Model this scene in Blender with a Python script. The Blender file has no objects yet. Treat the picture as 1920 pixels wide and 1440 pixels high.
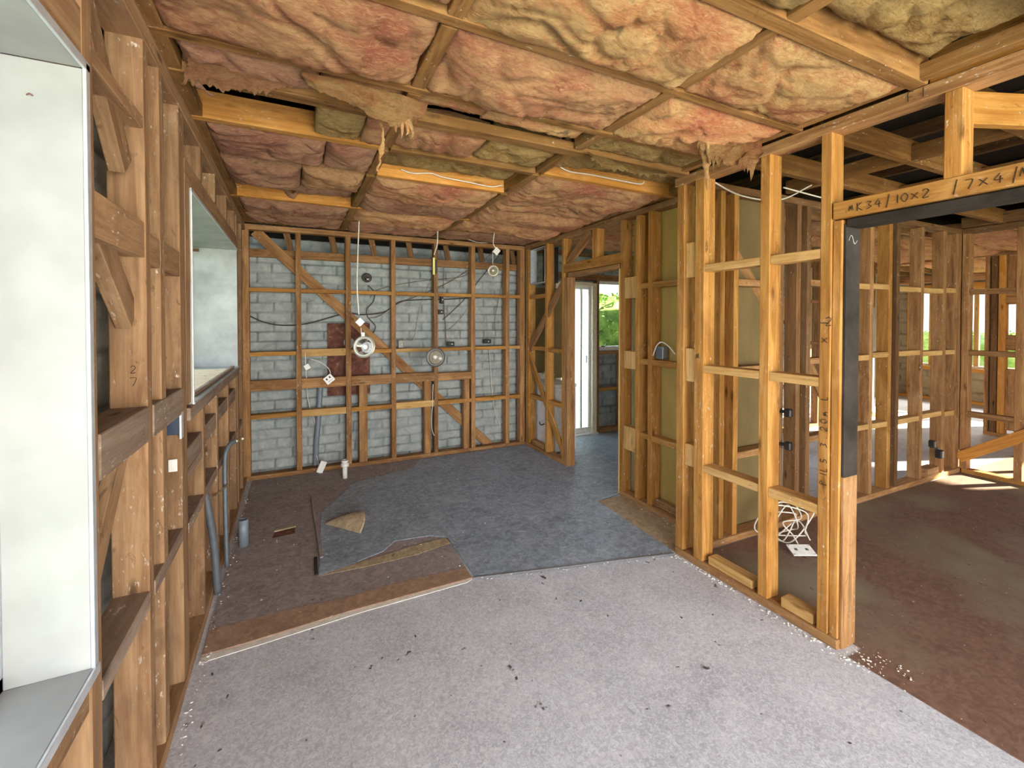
import bpy, bmesh, math, random
from mathutils import Vector, Matrix, noise
from math import sin, cos, pi, radians
random.seed(7)
S = bpy.context.scene
COL = S.collection

# ------------------------------------------------------------------ camera
F_PX, YAW, PITCH, CAM_H = 846.0, math.atan(410 / 846.0), radians(0.93), 1.516
cam_data = bpy.data.cameras.new('camera')
cam = bpy.data.objects.new('camera', cam_data)
COL.objects.link(cam)
cam.location = (0, 0, CAM_H)
cam.rotation_euler = (pi / 2 - PITCH, 0, -YAW)
cam_data.sensor_width = 36.0
cam_data.lens = F_PX / 1920 * 36.0
cam_data.shift_y = -102 / 1920.0
cam_data.clip_start = 0.02
S.camera = cam

# ------------------------------------------------------------------ light and exposure
S.view_settings.view_transform = 'Standard'
S.view_settings.look = 'None'
S.view_settings.gamma = 1
S.view_settings.use_curve_mapping = False
S.view_settings.exposure = 0.85
world = bpy.data.worlds.new('sky')
S.world = world
world.use_nodes = True
bg = world.node_tree.nodes['Background']
bg.inputs[0].default_value = (0.80, 0.90, 1.0, 1)
bg.inputs[1].default_value = 1.5

def lamp(name, kind, loc, rot, energy, color, size=None, size_y=None):
    d = bpy.data.lights.new(name, kind)
    d.energy = energy
    d.color = color
    if kind == 'AREA':
        d.shape = 'RECTANGLE'
        d.size, d.size_y = size, size_y
    o = bpy.data.objects.new(name, d)
    COL.objects.link(o)
    o.location = loc
    o.rotation_euler = rot
    return o

sun_dir = Vector((-6.0, 2.2, -2.1)).normalized()
sun = lamp('sun', 'SUN', (14, -4, 6), (0, 0, 0), 36.0, (1.0, 0.82, 0.58))
sun.rotation_euler = sun_dir.to_track_quat('-Z', 'Y').to_euler()
sun.data.angle = radians(0.6)
# daylight entering by the wide glazed opening behind the viewpoint
lamp('daylight_rear_opening', 'AREA', (0.9, -2.35, 1.15), (radians(84), 0, 0), 150, (1.0, 0.94, 0.86), 2.6, 2.0)
# daylight entering by the bay window, the kitchen window, the far windows
lamp('daylight_bay_window', 'AREA', (-2.4, 0.2, 1.7), (0, radians(-82), 0), 8, (0.88, 0.94, 1.0), 1.4, 1.9)
lamp('daylight_kitchen_window', 'AREA', (-2.3, 3.2, 2.1), (0, radians(-75), 0), 34, (0.80, 0.89, 1.0), 1.2, 1.8)
lamp('daylight_laundry_window', 'AREA', (3.7, 7.3, 3.4), (radians(-62), 0, 0), 170, (0.86, 0.93, 1.0), 2.2, 1.2)
lamp('daylight_far_window', 'AREA', (14.5, 3.2, 4.2), (0, radians(62), 0), 420, (1.0, 0.93, 0.82), 1.6, 3.0)
lamp('daylight_side_room_window', 'AREA', (4.3, -2.35, 1.5), (radians(90), 0, 0), 26, (1.0, 0.9, 0.78), 2.4, 1.6)

# ------------------------------------------------------------------ node helpers
class NT:
    def __init__(self, name):
        self.m = bpy.data.materials.new(name)
        self.m.use_nodes = True
        self.t = self.m.node_tree
        self.b = self.t.nodes['Principled BSDF']
    def n(self, kind, **kw):
        nd = self.t.nodes.new(kind)
        for k, v in kw.items():
            if k.startswith('i_'):
                key = k[2:]
                key = int(key) if key.isdigit() else key.replace('_', ' ')
                nd.inputs[key].default_value = v
            else:
                setattr(nd, k, v)
        return nd
    def l(self, a, b):
        self.t.links.new(a, b)
    def coord(self, scale=(1, 1, 1), obj_random=True, which='Object'):
        tc = self.n('ShaderNodeTexCoord')
        mp = self.n('ShaderNodeMapping')
        mp.inputs['Scale'].default_value = scale
        self.l(tc.outputs[which], mp.inputs['Vector'])
        if obj_random:
            oi = self.n('ShaderNodeObjectInfo')
            mu = self.n('ShaderNodeMath', operation='MULTIPLY', i_1=37.0)
            self.l(oi.outputs['Random'], mu.inputs[0])
            self.l(mu.outputs[0], mp.inputs['Location'])
        return mp.outputs[0]
    def noise(self, vec, scale, detail=5, rough=0.6, dist=0.0):
        nd = self.n('ShaderNodeTexNoise')
        nd.inputs['Scale'].default_value = scale
        nd.inputs['Detail'].default_value = detail
        nd.inputs['Roughness'].default_value = rough
        nd.inputs['Distortion'].default_value = dist
        self.l(vec, nd.inputs['Vector'])
        return nd.outputs['Fac']
    def ramp(self, fac, stops):
        r = self.n('ShaderNodeValToRGB')
        els = r.color_ramp.elements
        while len(els) < len(stops):
            els.new(0.5)
        for e, (p, c) in zip(els, stops):
            e.position = p
            e.color = (*c, 1) if len(c) == 3 else c
        self.l(fac, r.inputs[0])
        return r.outputs[0]
    def mask(self, fac, lo, hi):
        r = self.n('ShaderNodeMapRange')
        r.inputs['From Min'].default_value = lo
        r.inputs['From Max'].default_value = hi
        self.l(fac, r.inputs['Value'])
        return r.outputs[0]
    def mix(self, fac, a, b, blend='MIX'):
        m = self.n('ShaderNodeMix', data_type='RGBA', blend_type=blend)
        for idx, v in ((0, fac), (6, a), (7, b)):
            if hasattr(v, 'links'):
                self.l(v, m.inputs[idx])
            elif idx == 0:
                m.inputs[0].default_value = v
            else:
                m.inputs[idx].default_value = (*v, 1)
        return m.outputs[2]
    def mul(self, a, b):
        m = self.n('ShaderNodeMath', operation='MULTIPLY')
        for i, v in ((0, a), (1, b)):
            if hasattr(v, 'links'):
                self.l(v, m.inputs[i])
            else:
                m.inputs[i].default_value = v
        return m.outputs[0]
    def out(self, color, rough=0.8, bump=None, strength=0.4, dist=0.01, metallic=0.0):
        if hasattr(color, 'links'):
            self.l(color, self.b.inputs['Base Color'])
        else:
            self.b.inputs['Base Color'].default_value = (*color, 1)
        self.b.inputs['Roughness'].default_value = rough
        self.b.inputs['Metallic'].default_value = metallic
        self.b.inputs['Specular IOR Level'].default_value = 0.2 if rough >= 0.75 else 0.5
        if bump is not None:
            bn = self.n('ShaderNodeBump')
            bn.inputs['Strength'].default_value = strength
            bn.inputs['Distance'].default_value = dist
            self.l(bump, bn.inputs['Height'])
            self.l(bn.outputs[0], self.b.inputs['Normal'])
        return self.m

def plain(name, c, rough=0.6, metallic=0.0, vary=0.12, scale=30):
    t = NT(name)
    v = t.coord()
    f = t.noise(v, scale, 4)
    col = t.mix(t.mask(f, 0.3, 0.7), [x * (1 - vary) for x in c], [min(1, x * (1 + vary)) for x in c])
    return t.out(col, rough, f, 0.15, 0.002, metallic)

def timber_mat(name, dark, mid, light, speck=0.0, dirt=(0.10, 0.06, 0.035), dirt_amt=0.35, vary=0.5):
    """sawn timber: the grain runs along each board's own local Z"""
    t = NT(name)
    v = t.coord((16, 16, 1.1))
    g1 = t.noise(v, 1.3, 4, 0.6, 1.2)
    g2 = t.noise(t.coord((90, 90, 4)), 1.2, 3, 0.6, 0.4)
    c = t.ramp(g1, [(0.28, dark), (0.48, mid), (0.72, light)])
    c = t.mix(t.mul(t.mask(g2, 0.45, 0.75), 0.45), c, [x * 0.6 for x in mid])
    oi = t.n('ShaderNodeObjectInfo')
    mr = t.n('ShaderNodeMapRange')
    mr.inputs['To Min'].default_value = 1 - vary / 2
    mr.inputs['To Max'].default_value = 1 + vary / 2
    t.l(oi.outputs['Random'], mr.inputs['Value'])
    hs = t.n('ShaderNodeHueSaturation')
    t.l(c, hs.inputs['Color'])
    t.l(mr.outputs[0], hs.inputs['Value'])
    c = hs.outputs[0]
    # knots
    vo = t.n('ShaderNodeTexVoronoi')
    vo.inputs['Scale'].default_value = 1.0
    t.l(t.coord((9, 9, 2.6)), vo.inputs['Vector'])
    kn = t.ramp(vo.outputs['Distance'], [(0.05, (1, 1, 1)), (0.14, (0, 0, 0))])
    c = t.mix(t.mul(kn, 0.8), c, [x * 0.3 for x in dark])
    # grime patches
    d = t.noise(t.coord((5, 5, 2.2)), 1.6, 5, 0.65, 0.5)
    c = t.mix(t.mul(t.mask(d, 0.48, 0.72), dirt_amt), c, dirt)
    pale = t.noise(t.coord((3, 3, 1.5)), 2.1, 5, 0.7, 0.8)
    c = t.mix(t.mul(t.mask(pale, 0.52, 0.74), 0.40), c, [min(1, x*1.15+0.05) for x in light])
    st = t.noise(t.coord((7, 7, 3)), 3.0, 4, 0.7, 1.5)
    c = t.mix(t.mul(t.mask(st, 0.62, 0.70), 0.55), c, [x*0.45 for x in dark])
    if speck:
        s1 = t.noise(t.coord((1, 1, 0.45)), 75, 3, 0.6)
        s2 = t.noise(t.coord(), 3.2, 3, 0.6)
        f = t.mul(t.mask(s1, 0.66 - 0.05 * speck, 0.70), t.mask(s2, 0.50, 0.62))
        c = t.mix(f, c, (0.62, 0.56, 0.48))
    return t.out(c, 0.78, g2, 0.35, 0.004)

M = {}
M['golden'] = timber_mat('timber_golden', (0.27, 0.112, 0.024), (0.42, 0.195, 0.046), (0.58, 0.32, 0.095), 0.6, dirt_amt=0.30, vary=0.35)
M['red'] = timber_mat('timber_red_brown', (0.18, 0.080, 0.030), (0.325, 0.165, 0.066), (0.48, 0.275, 0.12), 0.6, vary=0.4)
M['pale_face'] = timber_mat('timber_pale_new', (0.43, 0.23, 0.075), (0.55, 0.33, 0.12), (0.66, 0.43, 0.19), 0.3, dirt_amt=0.15, vary=0.2)
M['old'] = timber_mat('timber_old_brown', (0.19, 0.100, 0.050), (0.31, 0.178, 0.092), (0.42, 0.265, 0.145), 1.0, dirt=(0.09, 0.055, 0.035), dirt_amt=0.5, vary=0.3)
M['ceiling'] = timber_mat('timber_ceiling', (0.15, 0.068, 0.020), (0.25, 0.125, 0.040), (0.35, 0.195, 0.070), 0.25, dirt=(0.075, 0.042, 0.018), dirt_amt=0.4, vary=0.3)
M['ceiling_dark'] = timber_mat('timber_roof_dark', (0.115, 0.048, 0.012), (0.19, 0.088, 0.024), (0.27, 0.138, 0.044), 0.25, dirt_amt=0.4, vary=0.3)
M['orange'] = timber_mat('timber_orange', (0.46, 0.18, 0.035), (0.62, 0.28, 0.06), (0.74, 0.40, 0.12), 0.1, dirt_amt=0.2, vary=0.2)
M['dusty'] = timber_mat('timber_dusty', (0.19, 0.12, 0.085), (0.27, 0.19, 0.14), (0.36, 0.28, 0.22), 1.3, dirt=(0.42, 0.38, 0.34), dirt_amt=0.35, vary=0.2)
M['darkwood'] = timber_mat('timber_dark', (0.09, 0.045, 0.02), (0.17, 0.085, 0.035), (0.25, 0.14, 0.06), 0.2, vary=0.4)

def make_insulation(name, c1, c2, c3, dirt):
    t = NT(name)
    v = t.coord((1, 1.9, 1.6))
    n1 = t.noise(v, 3.6, 8, 0.66, 1.4)
    n2 = t.noise(t.coord((1, 1, 1)), 1.7, 3, 0.5, 0.6)
    n3 = t.noise(t.coord((1.0, 3.5, 3)), 18, 6, 0.7, 1.6)
    c = t.ramp(n1, [(0.28, c3), (0.42, c1), (0.56, c2), (0.72, c1)])  # darkest tone stands in for shade in the crevices
    oi = t.n('ShaderNodeObjectInfo')
    c = t.mix(t.mask(n2, 0.52, 0.72), c, c3)
    hs = t.n('ShaderNodeHueSaturation')
    mr = t.n('ShaderNodeMapRange')
    mr.inputs['To Min'].default_value = 0.84
    mr.inputs['To Max'].default_value = 1.14
    t.l(oi.outputs['Random'], mr.inputs['Value'])
    t.l(mr.outputs[0], hs.inputs['Value'])
    t.l(c, hs.inputs['Color'])
    c = hs.outputs[0]
    c = t.mix(t.mul(t.mask(n3, 0.50, 0.68), 0.5), c, [min(1, x * 1.35) for x in c2])
    c = t.mix(t.mul(t.mask(n3, 0.48, 0.32), 0.5), c, [x * 0.55 for x in c3])
    sp = t.noise(t.coord(), 7.5, 4, 0.6, 0.4)
    c = t.mix(t.mul(t.mask(sp, 0.66, 0.74), 0.75), c, dirt)
    fib = t.noise(t.coord((1, 2.5, 2)), 22, 9, 0.78, 2.0)
    return t.out(c, 1.0, fib, 1.0, 0.03)

M['pink'] = make_insulation('insulation_pink', (0.74, 0.345, 0.185), (0.86, 0.50, 0.25), (0.60, 0.205, 0.125), (0.10, 0.075, 0.05))
M['peach'] = make_insulation('insulation_peach', (0.82, 0.40, 0.175), (0.94, 0.60, 0.27), (0.70, 0.235, 0.125), (0.14, 0.11, 0.07))
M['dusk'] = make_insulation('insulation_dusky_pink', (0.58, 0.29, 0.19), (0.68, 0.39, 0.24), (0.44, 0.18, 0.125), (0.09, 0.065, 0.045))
M['olive'] = make_insulation('insulation_olive', (0.50, 0.31, 0.11), (0.66, 0.46, 0.19), (0.27, 0.145, 0.05), (0.12, 0.08, 0.03))

def block_mat(name, a, b, j):
    t = NT(name)
    v = t.coord((1, 1, 1), False)
    n1 = t.noise(v, 9, 6, 0.7, 0.5)
    n2 = t.noise(v, 70, 5, 0.7)
    c = t.mix(t.mask(n1, 0.3, 0.7), a, b)
    at = t.n('ShaderNodeAttribute', attribute_name='joint')
    c = t.mix(t.mul(at.outputs['Fac'], 0.75), c, j)  # joints darker than the mortar's own grey, standing in for their shadows
    st = t.noise(v, 2.2, 5, 0.6, 0.6)
    c = t.mix(t.mul(t.mask(st, 0.56, 0.75), 0.4), c, [x * 0.6 for x in a])
    return t.out(c, 0.9, n2, 0.8, 0.012)
M['block'] = block_mat('concrete_brick', (0.30, 0.35, 0.36), (0.55, 0.59, 0.59), (0.075, 0.085, 0.085))
M['cream_brick'] = block_mat('cream_brick', (0.42, 0.35, 0.24), (0.55, 0.47, 0.33), (0.20, 0.15, 0.10))

# floor finishes
def floor_mat(name, a, b, speck_c, speck=0.8, scuff=None, scuff_amt=0.0, big=(0.5, 0.5), bigc=None, rough=0.7, fibre=(14, 14)):
    t = NT(name)
    v = t.coord((1, 1, 1), False)
    n1 = t.noise(v, 4.0, 7, 0.66, 0.4)
    n2 = t.noise(t.coord((fibre[0], fibre[1], 1), False), 4.5, 5, 0.7, 1.2)
    c = t.mix(t.mask(n1, 0.3, 0.7), a, b)
    c = t.mix(t.mul(t.mask(n2, 0.45, 0.66), 0.55), c, [min(1, x * 1.5) for x in b])
    c = t.mix(t.mul(t.mask(n2, 0.5, 0.28), 0.40), c, [x * 0.62 for x in a])
    if bigc:
        n3 = t.noise(v, 0.9, 4, 0.55, 0.4)
        c = t.mix(t.mask(n3, big[0], big[1]), c, bigc)
    if scuff:
        s = t.noise(t.coord((1.0, 1.9, 1), False), 7, 9, 0.78, 1.6)
        c = t.mix(t.mul(t.mask(s, 0.54, 0.76), scuff_amt), c, scuff)
    # dots of old glue and dirt
    for sc, th in ((7, 0.11), (19, 0.16)):
        vo = t.n('ShaderNodeTexVoronoi')
        vo.inputs['Scale'].default_value = sc
        vo.inputs['Randomness'].default_value = 1.0
        dn = t.n('ShaderNodeTexNoise')
        dn.inputs['Scale'].default_value = 30
        t.l(v, dn.inputs['Vector'])
        ad = t.mix(0.05, t.coord((1.0, 0.62, 1), False), dn.outputs['Color'])
        t.l(ad, vo.inputs['Vector'])
        hit = t.ramp(vo.outputs['Distance'], [(th * 0.6, (1, 1, 1)), (th, (0, 0, 0))])
        sep = t.n('ShaderNodeSeparateColor')
        t.l(vo.outputs['Color'], sep.inputs[0])
        keep = t.mask(sep.outputs[0], 0.70, 0.74)
        c = t.mix(t.mul(t.mul(hit, keep), speck), c, speck_c)
    w = t.noise(v, 55, 2, 0.5)
    w2 = t.noise(v, 3, 3, 0.5)
    c = t.mix(t.mul(t.mask(w, 0.735, 0.76), t.mask(w2, 0.42, 0.55)), c, (0.75, 0.74, 0.73))
    return t.out(c, rough, n2, 0.12, 0.003)
M['floor'] = floor_mat('chipboard_grey', (0.42, 0.44, 0.53), (0.60, 0.63, 0.74), (0.07, 0.06, 0.06), 1.0, (0.72, 0.72, 0.78), 0.8)
M['hardboard_floor'] = floor_mat('hardboard_brown_grey', (0.225, 0.19, 0.195), (0.325, 0.285, 0.295), (0.06, 0.05, 0.05), 0.5, (0.34, 0.30, 0.29), 0.4, fibre=(5, 5))
M['vinyl'] = floor_mat('dark_backing', (0.15, 0.195, 0.26), (0.32, 0.385, 0.48), (0.04, 0.04, 0.04), 0.5, (0.62, 0.68, 0.78), 0.95, fibre=(5, 5), rough=0.5)
M['brown_floor'] = floor_mat('brown_board_floor', (0.155, 0.085, 0.062), (0.20, 0.115, 0.085), (0.03, 0.02, 0.02), 0.7, (0.30, 0.22, 0.17), 0.2, (0.46, 0.62), (0.25, 0.21, 0.15), fibre=(5, 5))
M['tan_board'] = floor_mat('tan_board', (0.33, 0.25, 0.16), (0.45, 0.36, 0.25), (0.08, 0.06, 0.05), 0.6, fibre=(5, 5))
M['rust_edge'] = floor_mat('hardboard_edge_tan', (0.30, 0.19, 0.13), (0.36, 0.24, 0.17), (0.08, 0.06, 0.05), 0.4, fibre=(4, 4))
M['lining'] = plain('window_lining_white', (0.335, 0.345, 0.345), 0.5, 0, 0.26, 2.2)
M['lining_aged'] = plain('window_lining_grey', (0.33, 0.345, 0.335), 0.5, 0, 0.25, 5)
M['alu'] = plain('aluminium', (0.62, 0.66, 0.72), 0.35, 0.5)
M['white'] = plain('white_plastic', (0.82, 0.82, 0.80), 0.4)
M['white_door'] = plain('white_paint', (0.86, 0.86, 0.84), 0.4)
M['cream_paint'] = plain('cream_paint', (0.80, 0.72, 0.55), 0.5)
M['black'] = plain('black_plastic', (0.02, 0.02, 0.022), 0.45)
M['blackpaint'] = plain('black_paint', (0.034, 0.029, 0.026), 0.75, 0, 0.5, 6)
M['cable_white'] = plain('white_cable', (0.74, 0.71, 0.64), 0.5)
M['cable_grey'] = plain('grey_cable', (0.42, 0.42, 0.38), 0.6)
M['cable_dark'] = plain('dark_cable', (0.045, 0.035, 0.035), 0.6)
M['cable_brown'] = plain('brown_cable', (0.16, 0.08, 0.06), 0.6)
M['steel'] = plain('dull_steel', (0.30, 0.32, 0.35), 0.45, 0.6)
M['lead_pipe'] = plain('blue_grey_pipe', (0.20, 0.24, 0.29), 0.5, 0.1)
M['dark_pipe'] = plain('dark_grey_pipe', (0.12, 0.14, 0.16), 0.5, 0.2)
M['brass'] = plain('brass', (0.55, 0.45, 0.28), 0.35, 0.8)
M['chrome'] = plain('chrome', (0.75, 0.75, 0.74), 0.15, 1.0)
M['bezel'] = plain('bezel_champagne', (0.42, 0.39, 0.31), 0.35, 0.4)
M['bezel_dark'] = plain('bezel_dark', (0.13, 0.13, 0.125), 0.4, 0.3)
M['yellow'] = plain('yellow_tape', (0.80, 0.72, 0.22), 0.6)
M['navy'] = plain('navy_plastic', (0.03, 0.045, 0.085), 0.4)
M['pencil'] = plain('pencil', (0.05, 0.03, 0.02), 0.9)
M['chalk'] = plain('chalk', (0.55, 0.55, 0.53), 0.9)
M['roofing'] = plain('roof_sheet', (0.035, 0.03, 0.028), 0.9)
M['plaster'] = plain('plaster_crumb', (0.75, 0.73, 0.70), 0.9)
M['pine_ply'] = timber_mat('plywood_pale', (0.62, 0.50, 0.32), (0.72, 0.60, 0.40), (0.78, 0.68, 0.50), 0.0, dirt_amt=0.1, vary=0.1)

def hardboard_wall_mat(name='hardboard_olive_yellow', ca=(0.33, 0.225, 0.06), cb=(0.46, 0.33, 0.10)):
    t = NT(name)
    n = t.noise(t.coord((1, 1, 0.5)), 3, 4, 0.6)
    f = t.noise(t.coord(), 120, 3)
    c = t.mix(t.mask(n, 0.3, 0.7), ca, cb)
    return t.out(c, 0.75, f, 0.2, 0.002)
M['hardboard'] = hardboard_wall_mat()
M['hardboard_back'] = hardboard_wall_mat('hardboard_dim', (0.15, 0.105, 0.045), (0.22, 0.16, 0.07))  # darker copy of the olive hardboard, dim light put into its colour
def rust_mat():
    t = NT('rusty_sheet')
    n = t.noise(t.coord(), 14, 8, 0.7, 0.6)
    c = t.ramp(n, [(0.30, (0.05, 0.025, 0.02)), (0.50, (0.14, 0.055, 0.04)), (0.62, (0.20, 0.09, 0.06)), (0.72, (0.36, 0.28, 0.24))])
    return t.out(c, 0.8, n, 0.4, 0.003)
M['rust'] = rust_mat()
def glass_mat():
    m = bpy.data.materials.new('glass')
    m.use_nodes = True
    nt = m.node_tree
    tr = nt.nodes.new('ShaderNodeBsdfTransparent')
    tr.inputs[0].default_value = (0.95, 0.97, 0.97, 1)
    gl = nt.nodes.new('ShaderNodeBsdfGlossy')
    gl.inputs['Roughness'].default_value = 0.02
    mx = nt.nodes.new('ShaderNodeMixShader')
    mx.inputs[0].default_value = 0.05
    nt.links.new(tr.outputs[0], mx.inputs[1])
    nt.links.new(gl.outputs[0], mx.inputs[2])
    nt.links.new(mx.outputs[0], nt.nodes['Material Output'].inputs[0])
    return m
M['glass'] = glass_mat()
def frosted_mat():
    m = bpy.data.materials.new('frosted_glow')
    m.use_nodes = True
    nt = m.node_tree
    tr = nt.nodes.new('ShaderNodeBsdfTranslucent'); tr.inputs[0].default_value = (0.92, 0.93, 0.93, 1)
    nt.links.new(tr.outputs[0], nt.nodes['Material Output'].inputs[0])
    return m
M['frosted'] = frosted_mat()  # pane frosted and widened so daylight behind makes the door glow white
def leaf_mat():
    t = NT('hedge_leaf')
    n = t.noise(t.coord(), 3, 5, 0.7)
    c = t.ramp(n, [(0.35, (0.10, 0.20, 0.03)), (0.55, (0.26, 0.40, 0.06)), (0.7, (0.48, 0.54, 0.10))])
    return t.out(c, 0.6)
M['leaf'] = leaf_mat()
M['grass'] = plain('lawn', (0.16, 0.24, 0.07), 0.9, 0, 0.3, 8)

# ------------------------------------------------------------------ object helpers
def tag(o, label=None, cat=None, group=None, kind=None):
    if label: o['label'] = label
    if cat: o['category'] = cat
    if group: o['group'] = group
    if kind: o['kind'] = kind
    return o

def empty(name, loc, label, cat, group=None, kind=None):
    o = bpy.data.objects.new(name, None)
    o.empty_display_size = 0.05
    o.location = loc
    COL.objects.link(o)
    return tag(o, label, cat, group, kind)

def link_mesh(name, me, mat, parent=None, matrix=None, smooth=False):
    o = bpy.data.objects.new(name, me)
    COL.objects.link(o)
    if mat is not None:
        me.materials.append(mat)
    if smooth:
        for p in me.polygons:
            p.use_smooth = True
    if matrix is None:
        matrix = Matrix()
    if parent is not None:
        o.parent = parent
        pm = Matrix.Translation(parent.location)
        if parent.parent:
            pm = Matrix.Translation(parent.parent.location) @ pm
        if parent.type != 'EMPTY' or parent.rotation_euler != (0, 0, 0):
            pm = world_of(parent)
        o.matrix_basis = pm.inverted() @ matrix
        o.matrix_parent_inverse = Matrix()
    else:
        o.matrix_basis = matrix
    return o

def world_of(o):
    m = o.matrix_basis.copy() if o.type != 'EMPTY' else Matrix.LocRotScale(o.location, o.rotation_euler, o.scale)
    while o.parent:
        o = o.parent
        m = (o.matrix_basis if o.type != 'EMPTY' else Matrix.LocRotScale(o.location, o.rotation_euler, o.scale)) @ m
    return m

def bar_mesh(name, L, w, d, bev=0.003, wob=0.0012, seed=0):
    """a sawn bar, length along local Z, centred; slight bow and arris wear"""
    nseg = max(1, min(14, int(L / 0.14)))
    me = bpy.data.meshes.new(name)
    vs, fs = [], []
    b = min(bev, w * 0.3, d * 0.3)
    prof = [(-w/2+b, -d/2), (w/2-b, -d/2), (w/2, -d/2+b), (w/2, d/2-b), (w/2-b, d/2), (-w/2+b, d/2), (-w/2, d/2-b), (-w/2, -d/2+b)]
    rows = [(-L/2, 1), ] + [(-L/2 + L*i/nseg, 0) for i in range(nseg+1)] + [(L/2, 1)]
    rows[1] = (-L/2 + b, 0) if nseg else rows[1]
    rows[-2] = (L/2 - b, 0)
    for z, cap in rows:
        ox = wob * 1.6 * noise.noise(Vector((z * 1.3 + seed * 3.1, seed * 1.7, 0)))
        oy = wob * 1.6 * noise.noise(Vector((z * 1.3, seed * 2.3, 5)))
        for k, (x, y) in enumerate(prof):
            s = 1 - (b / max(w, d)) * cap * 1.5
            jx = wob * 0.5 * noise.noise(Vector((z * 9, k * 7.7, seed)))
            vs.append((x * s + ox + jx, y * s + oy + jx, z))
    R = len(rows)
    for r in range(R - 1):
        for k in range(8):
            a, c = r*8+k, r*8+(k+1) % 8
            fs.append((a, c, c+8, a+8))
    fs.append(tuple(reversed(range(8))))
    fs.append(tuple(range((R-1)*8, R*8)))
    me.from_pydata(vs, [], fs)
    me.update()
    return me

_seed = [0]
def bar(name, p0, p1, w, d, mat, parent=None, side=(0, 0, 1), bev=0.003, wob=0.0012):
    """timber from p0 to p1 (centre line); w is measured along `side`, d across it"""
    _seed[0] += 1
    p0, p1 = Vector(p0), Vector(p1)
    z = (p1 - p0).normalized()
    x = Vector(side)
    x = (x - x.dot(z) * z).normalized()
    y = z.cross(x)
    me = bar_mesh(name, (p1 - p0).length, w, d, bev, wob, _seed[0])
    m = Matrix((x, y, z)).transposed().to_4x4()
    m.translation = (p0 + p1) / 2
    return link_mesh(name, me, M[mat] if isinstance(mat, str) else mat, parent, m)

def stick(name, x0, x1, y0, y1, z0, z1, mat, parent=None, bev=0.003, wob=0.0012):
    """axis-aligned timber; the grain follows its longest side"""
    dx, dy, dz = x1-x0, y1-y0, z1-z0
    c = Vector(((x0+x1)/2, (y0+y1)/2, (z0+z1)/2))
    if dz >= dx and dz >= dy:
        return bar(name, (c.x, c.y, z0), (c.x, c.y, z1), dx, dy, mat, parent, (1, 0, 0), bev, wob)
    if dx >= dy:
        return bar(name, (x0, c.y, c.z), (x1, c.y, c.z), dy, dz, mat, parent, (0, 1, 0), bev, wob)
    return bar(name, (c.x, y0, c.z), (c.x, y1, c.z), dx, dz, mat, parent, (1, 0, 0), bev, wob)

def slab(name, x0, x1, y0, y1, z0, z1, mat, parent=None, bev=0.002):
    bm = bmesh.new()
    bmesh.ops.create_cube(bm, size=1)
    c = Vector(((x0+x1)/2, (y0+y1)/2, (z0+z1)/2))
    for v in bm.verts:
        v.co = Vector((v.co.x*(x1-x0), v.co.y*(y1-y0), v.co.z*(z1-z0)))
    if bev:
        bmesh.ops.bevel(bm, geom=bm.edges[:], offset=min(bev, 0.3*min(x1-x0, y1-y0, z1-z0)), segments=1, affect='EDGES')
    me = bpy.data.meshes.new(name)
    bm.to_mesh(me); bm.free()
    return link_mesh(name, me, M[mat] if isinstance(mat, str) else mat, parent, Matrix.Translation(c))

def poly_plate(name, pts, z0, z1, mat, parent=None, edge_mat=None):
    """flat sheet with a traced plan outline and real thickness"""
    bm = bmesh.new()
    lo = [bm.verts.new((x, y, z0)) for x, y in pts]
    hi = [bm.verts.new((x, y, z1)) for x, y in pts]
    n = len(pts)
    bm.faces.new(hi); bm.faces.new(list(reversed(lo)))
    for i in range(n):
        f = bm.faces.new((lo[i], lo[(i+1) % n], hi[(i+1) % n], hi[i]))
        if edge_mat: f.material_index = 1
    bmesh.ops.recalc_face_normals(bm, faces=bm.faces[:])
    me = bpy.data.meshes.new(name)
    bm.to_mesh(me); bm.free()
    o = link_mesh(name, me, M[mat], parent)
    if edge_mat: me.materials.append(M[edge_mat])
    return o

def smooth_path(pts, per=8):
    P = [Vector(p) for p in pts]
    if len(P) < 3:
        return P
    P = [P[0]*2-P[1]] + P + [P[-1]*2-P[-2]]
    out = []
    for i in range(1, len(P)-2):
        a, b, c, d = P[i-1], P[i], P[i+1], P[i+2]
        for k in range(per):
            t = k / per
            out.append(0.5*((2*b)+(c-a)*t+(2*a-5*b+4*c-d)*t*t+(3*b-a-3*c+d)*t**3))
    out.append(P[-2])
    return out

def tube_bm(bm, pts, r, seg=8, per=8, radii=None, flat=1.0):
    path = smooth_path(pts, per)
    n = len(path)
    prev = None
    rings = []
    up = Vector((0.31, 0.17, 0.93)).normalized()
    for i, p in enumerate(path):
        t = (path[min(i+1, n-1)] - path[max(i-1, 0)]).normalized()
        x = up.cross(t) if prev is None else prev - prev.dot(t) * t
        if x.length < 1e-5:
            x = Vector((1, 0, 0)).cross(t)
        x.normalize()
        prev = x
        y = t.cross(x)
        rr = r
        if radii:
            f = i / (n-1) * (len(radii)-1)
            k = min(int(f), len(radii)-2)
            rr = radii[k] + (radii[k+1]-radii[k]) * (f-k)
        rings.append([bm.verts.new(p + x*rr*cos(a*2*pi/seg) + y*rr*flat*sin(a*2*pi/seg)) for a in range(seg)])
    for i in range(n-1):
        for k in range(seg):
            bm.faces.new((rings[i][k], rings[i][(k+1) % seg], rings[i+1][(k+1) % seg], rings[i+1][k]))
    bm.faces.new(list(reversed(rings[0]))); bm.faces.new(rings[-1])

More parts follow.
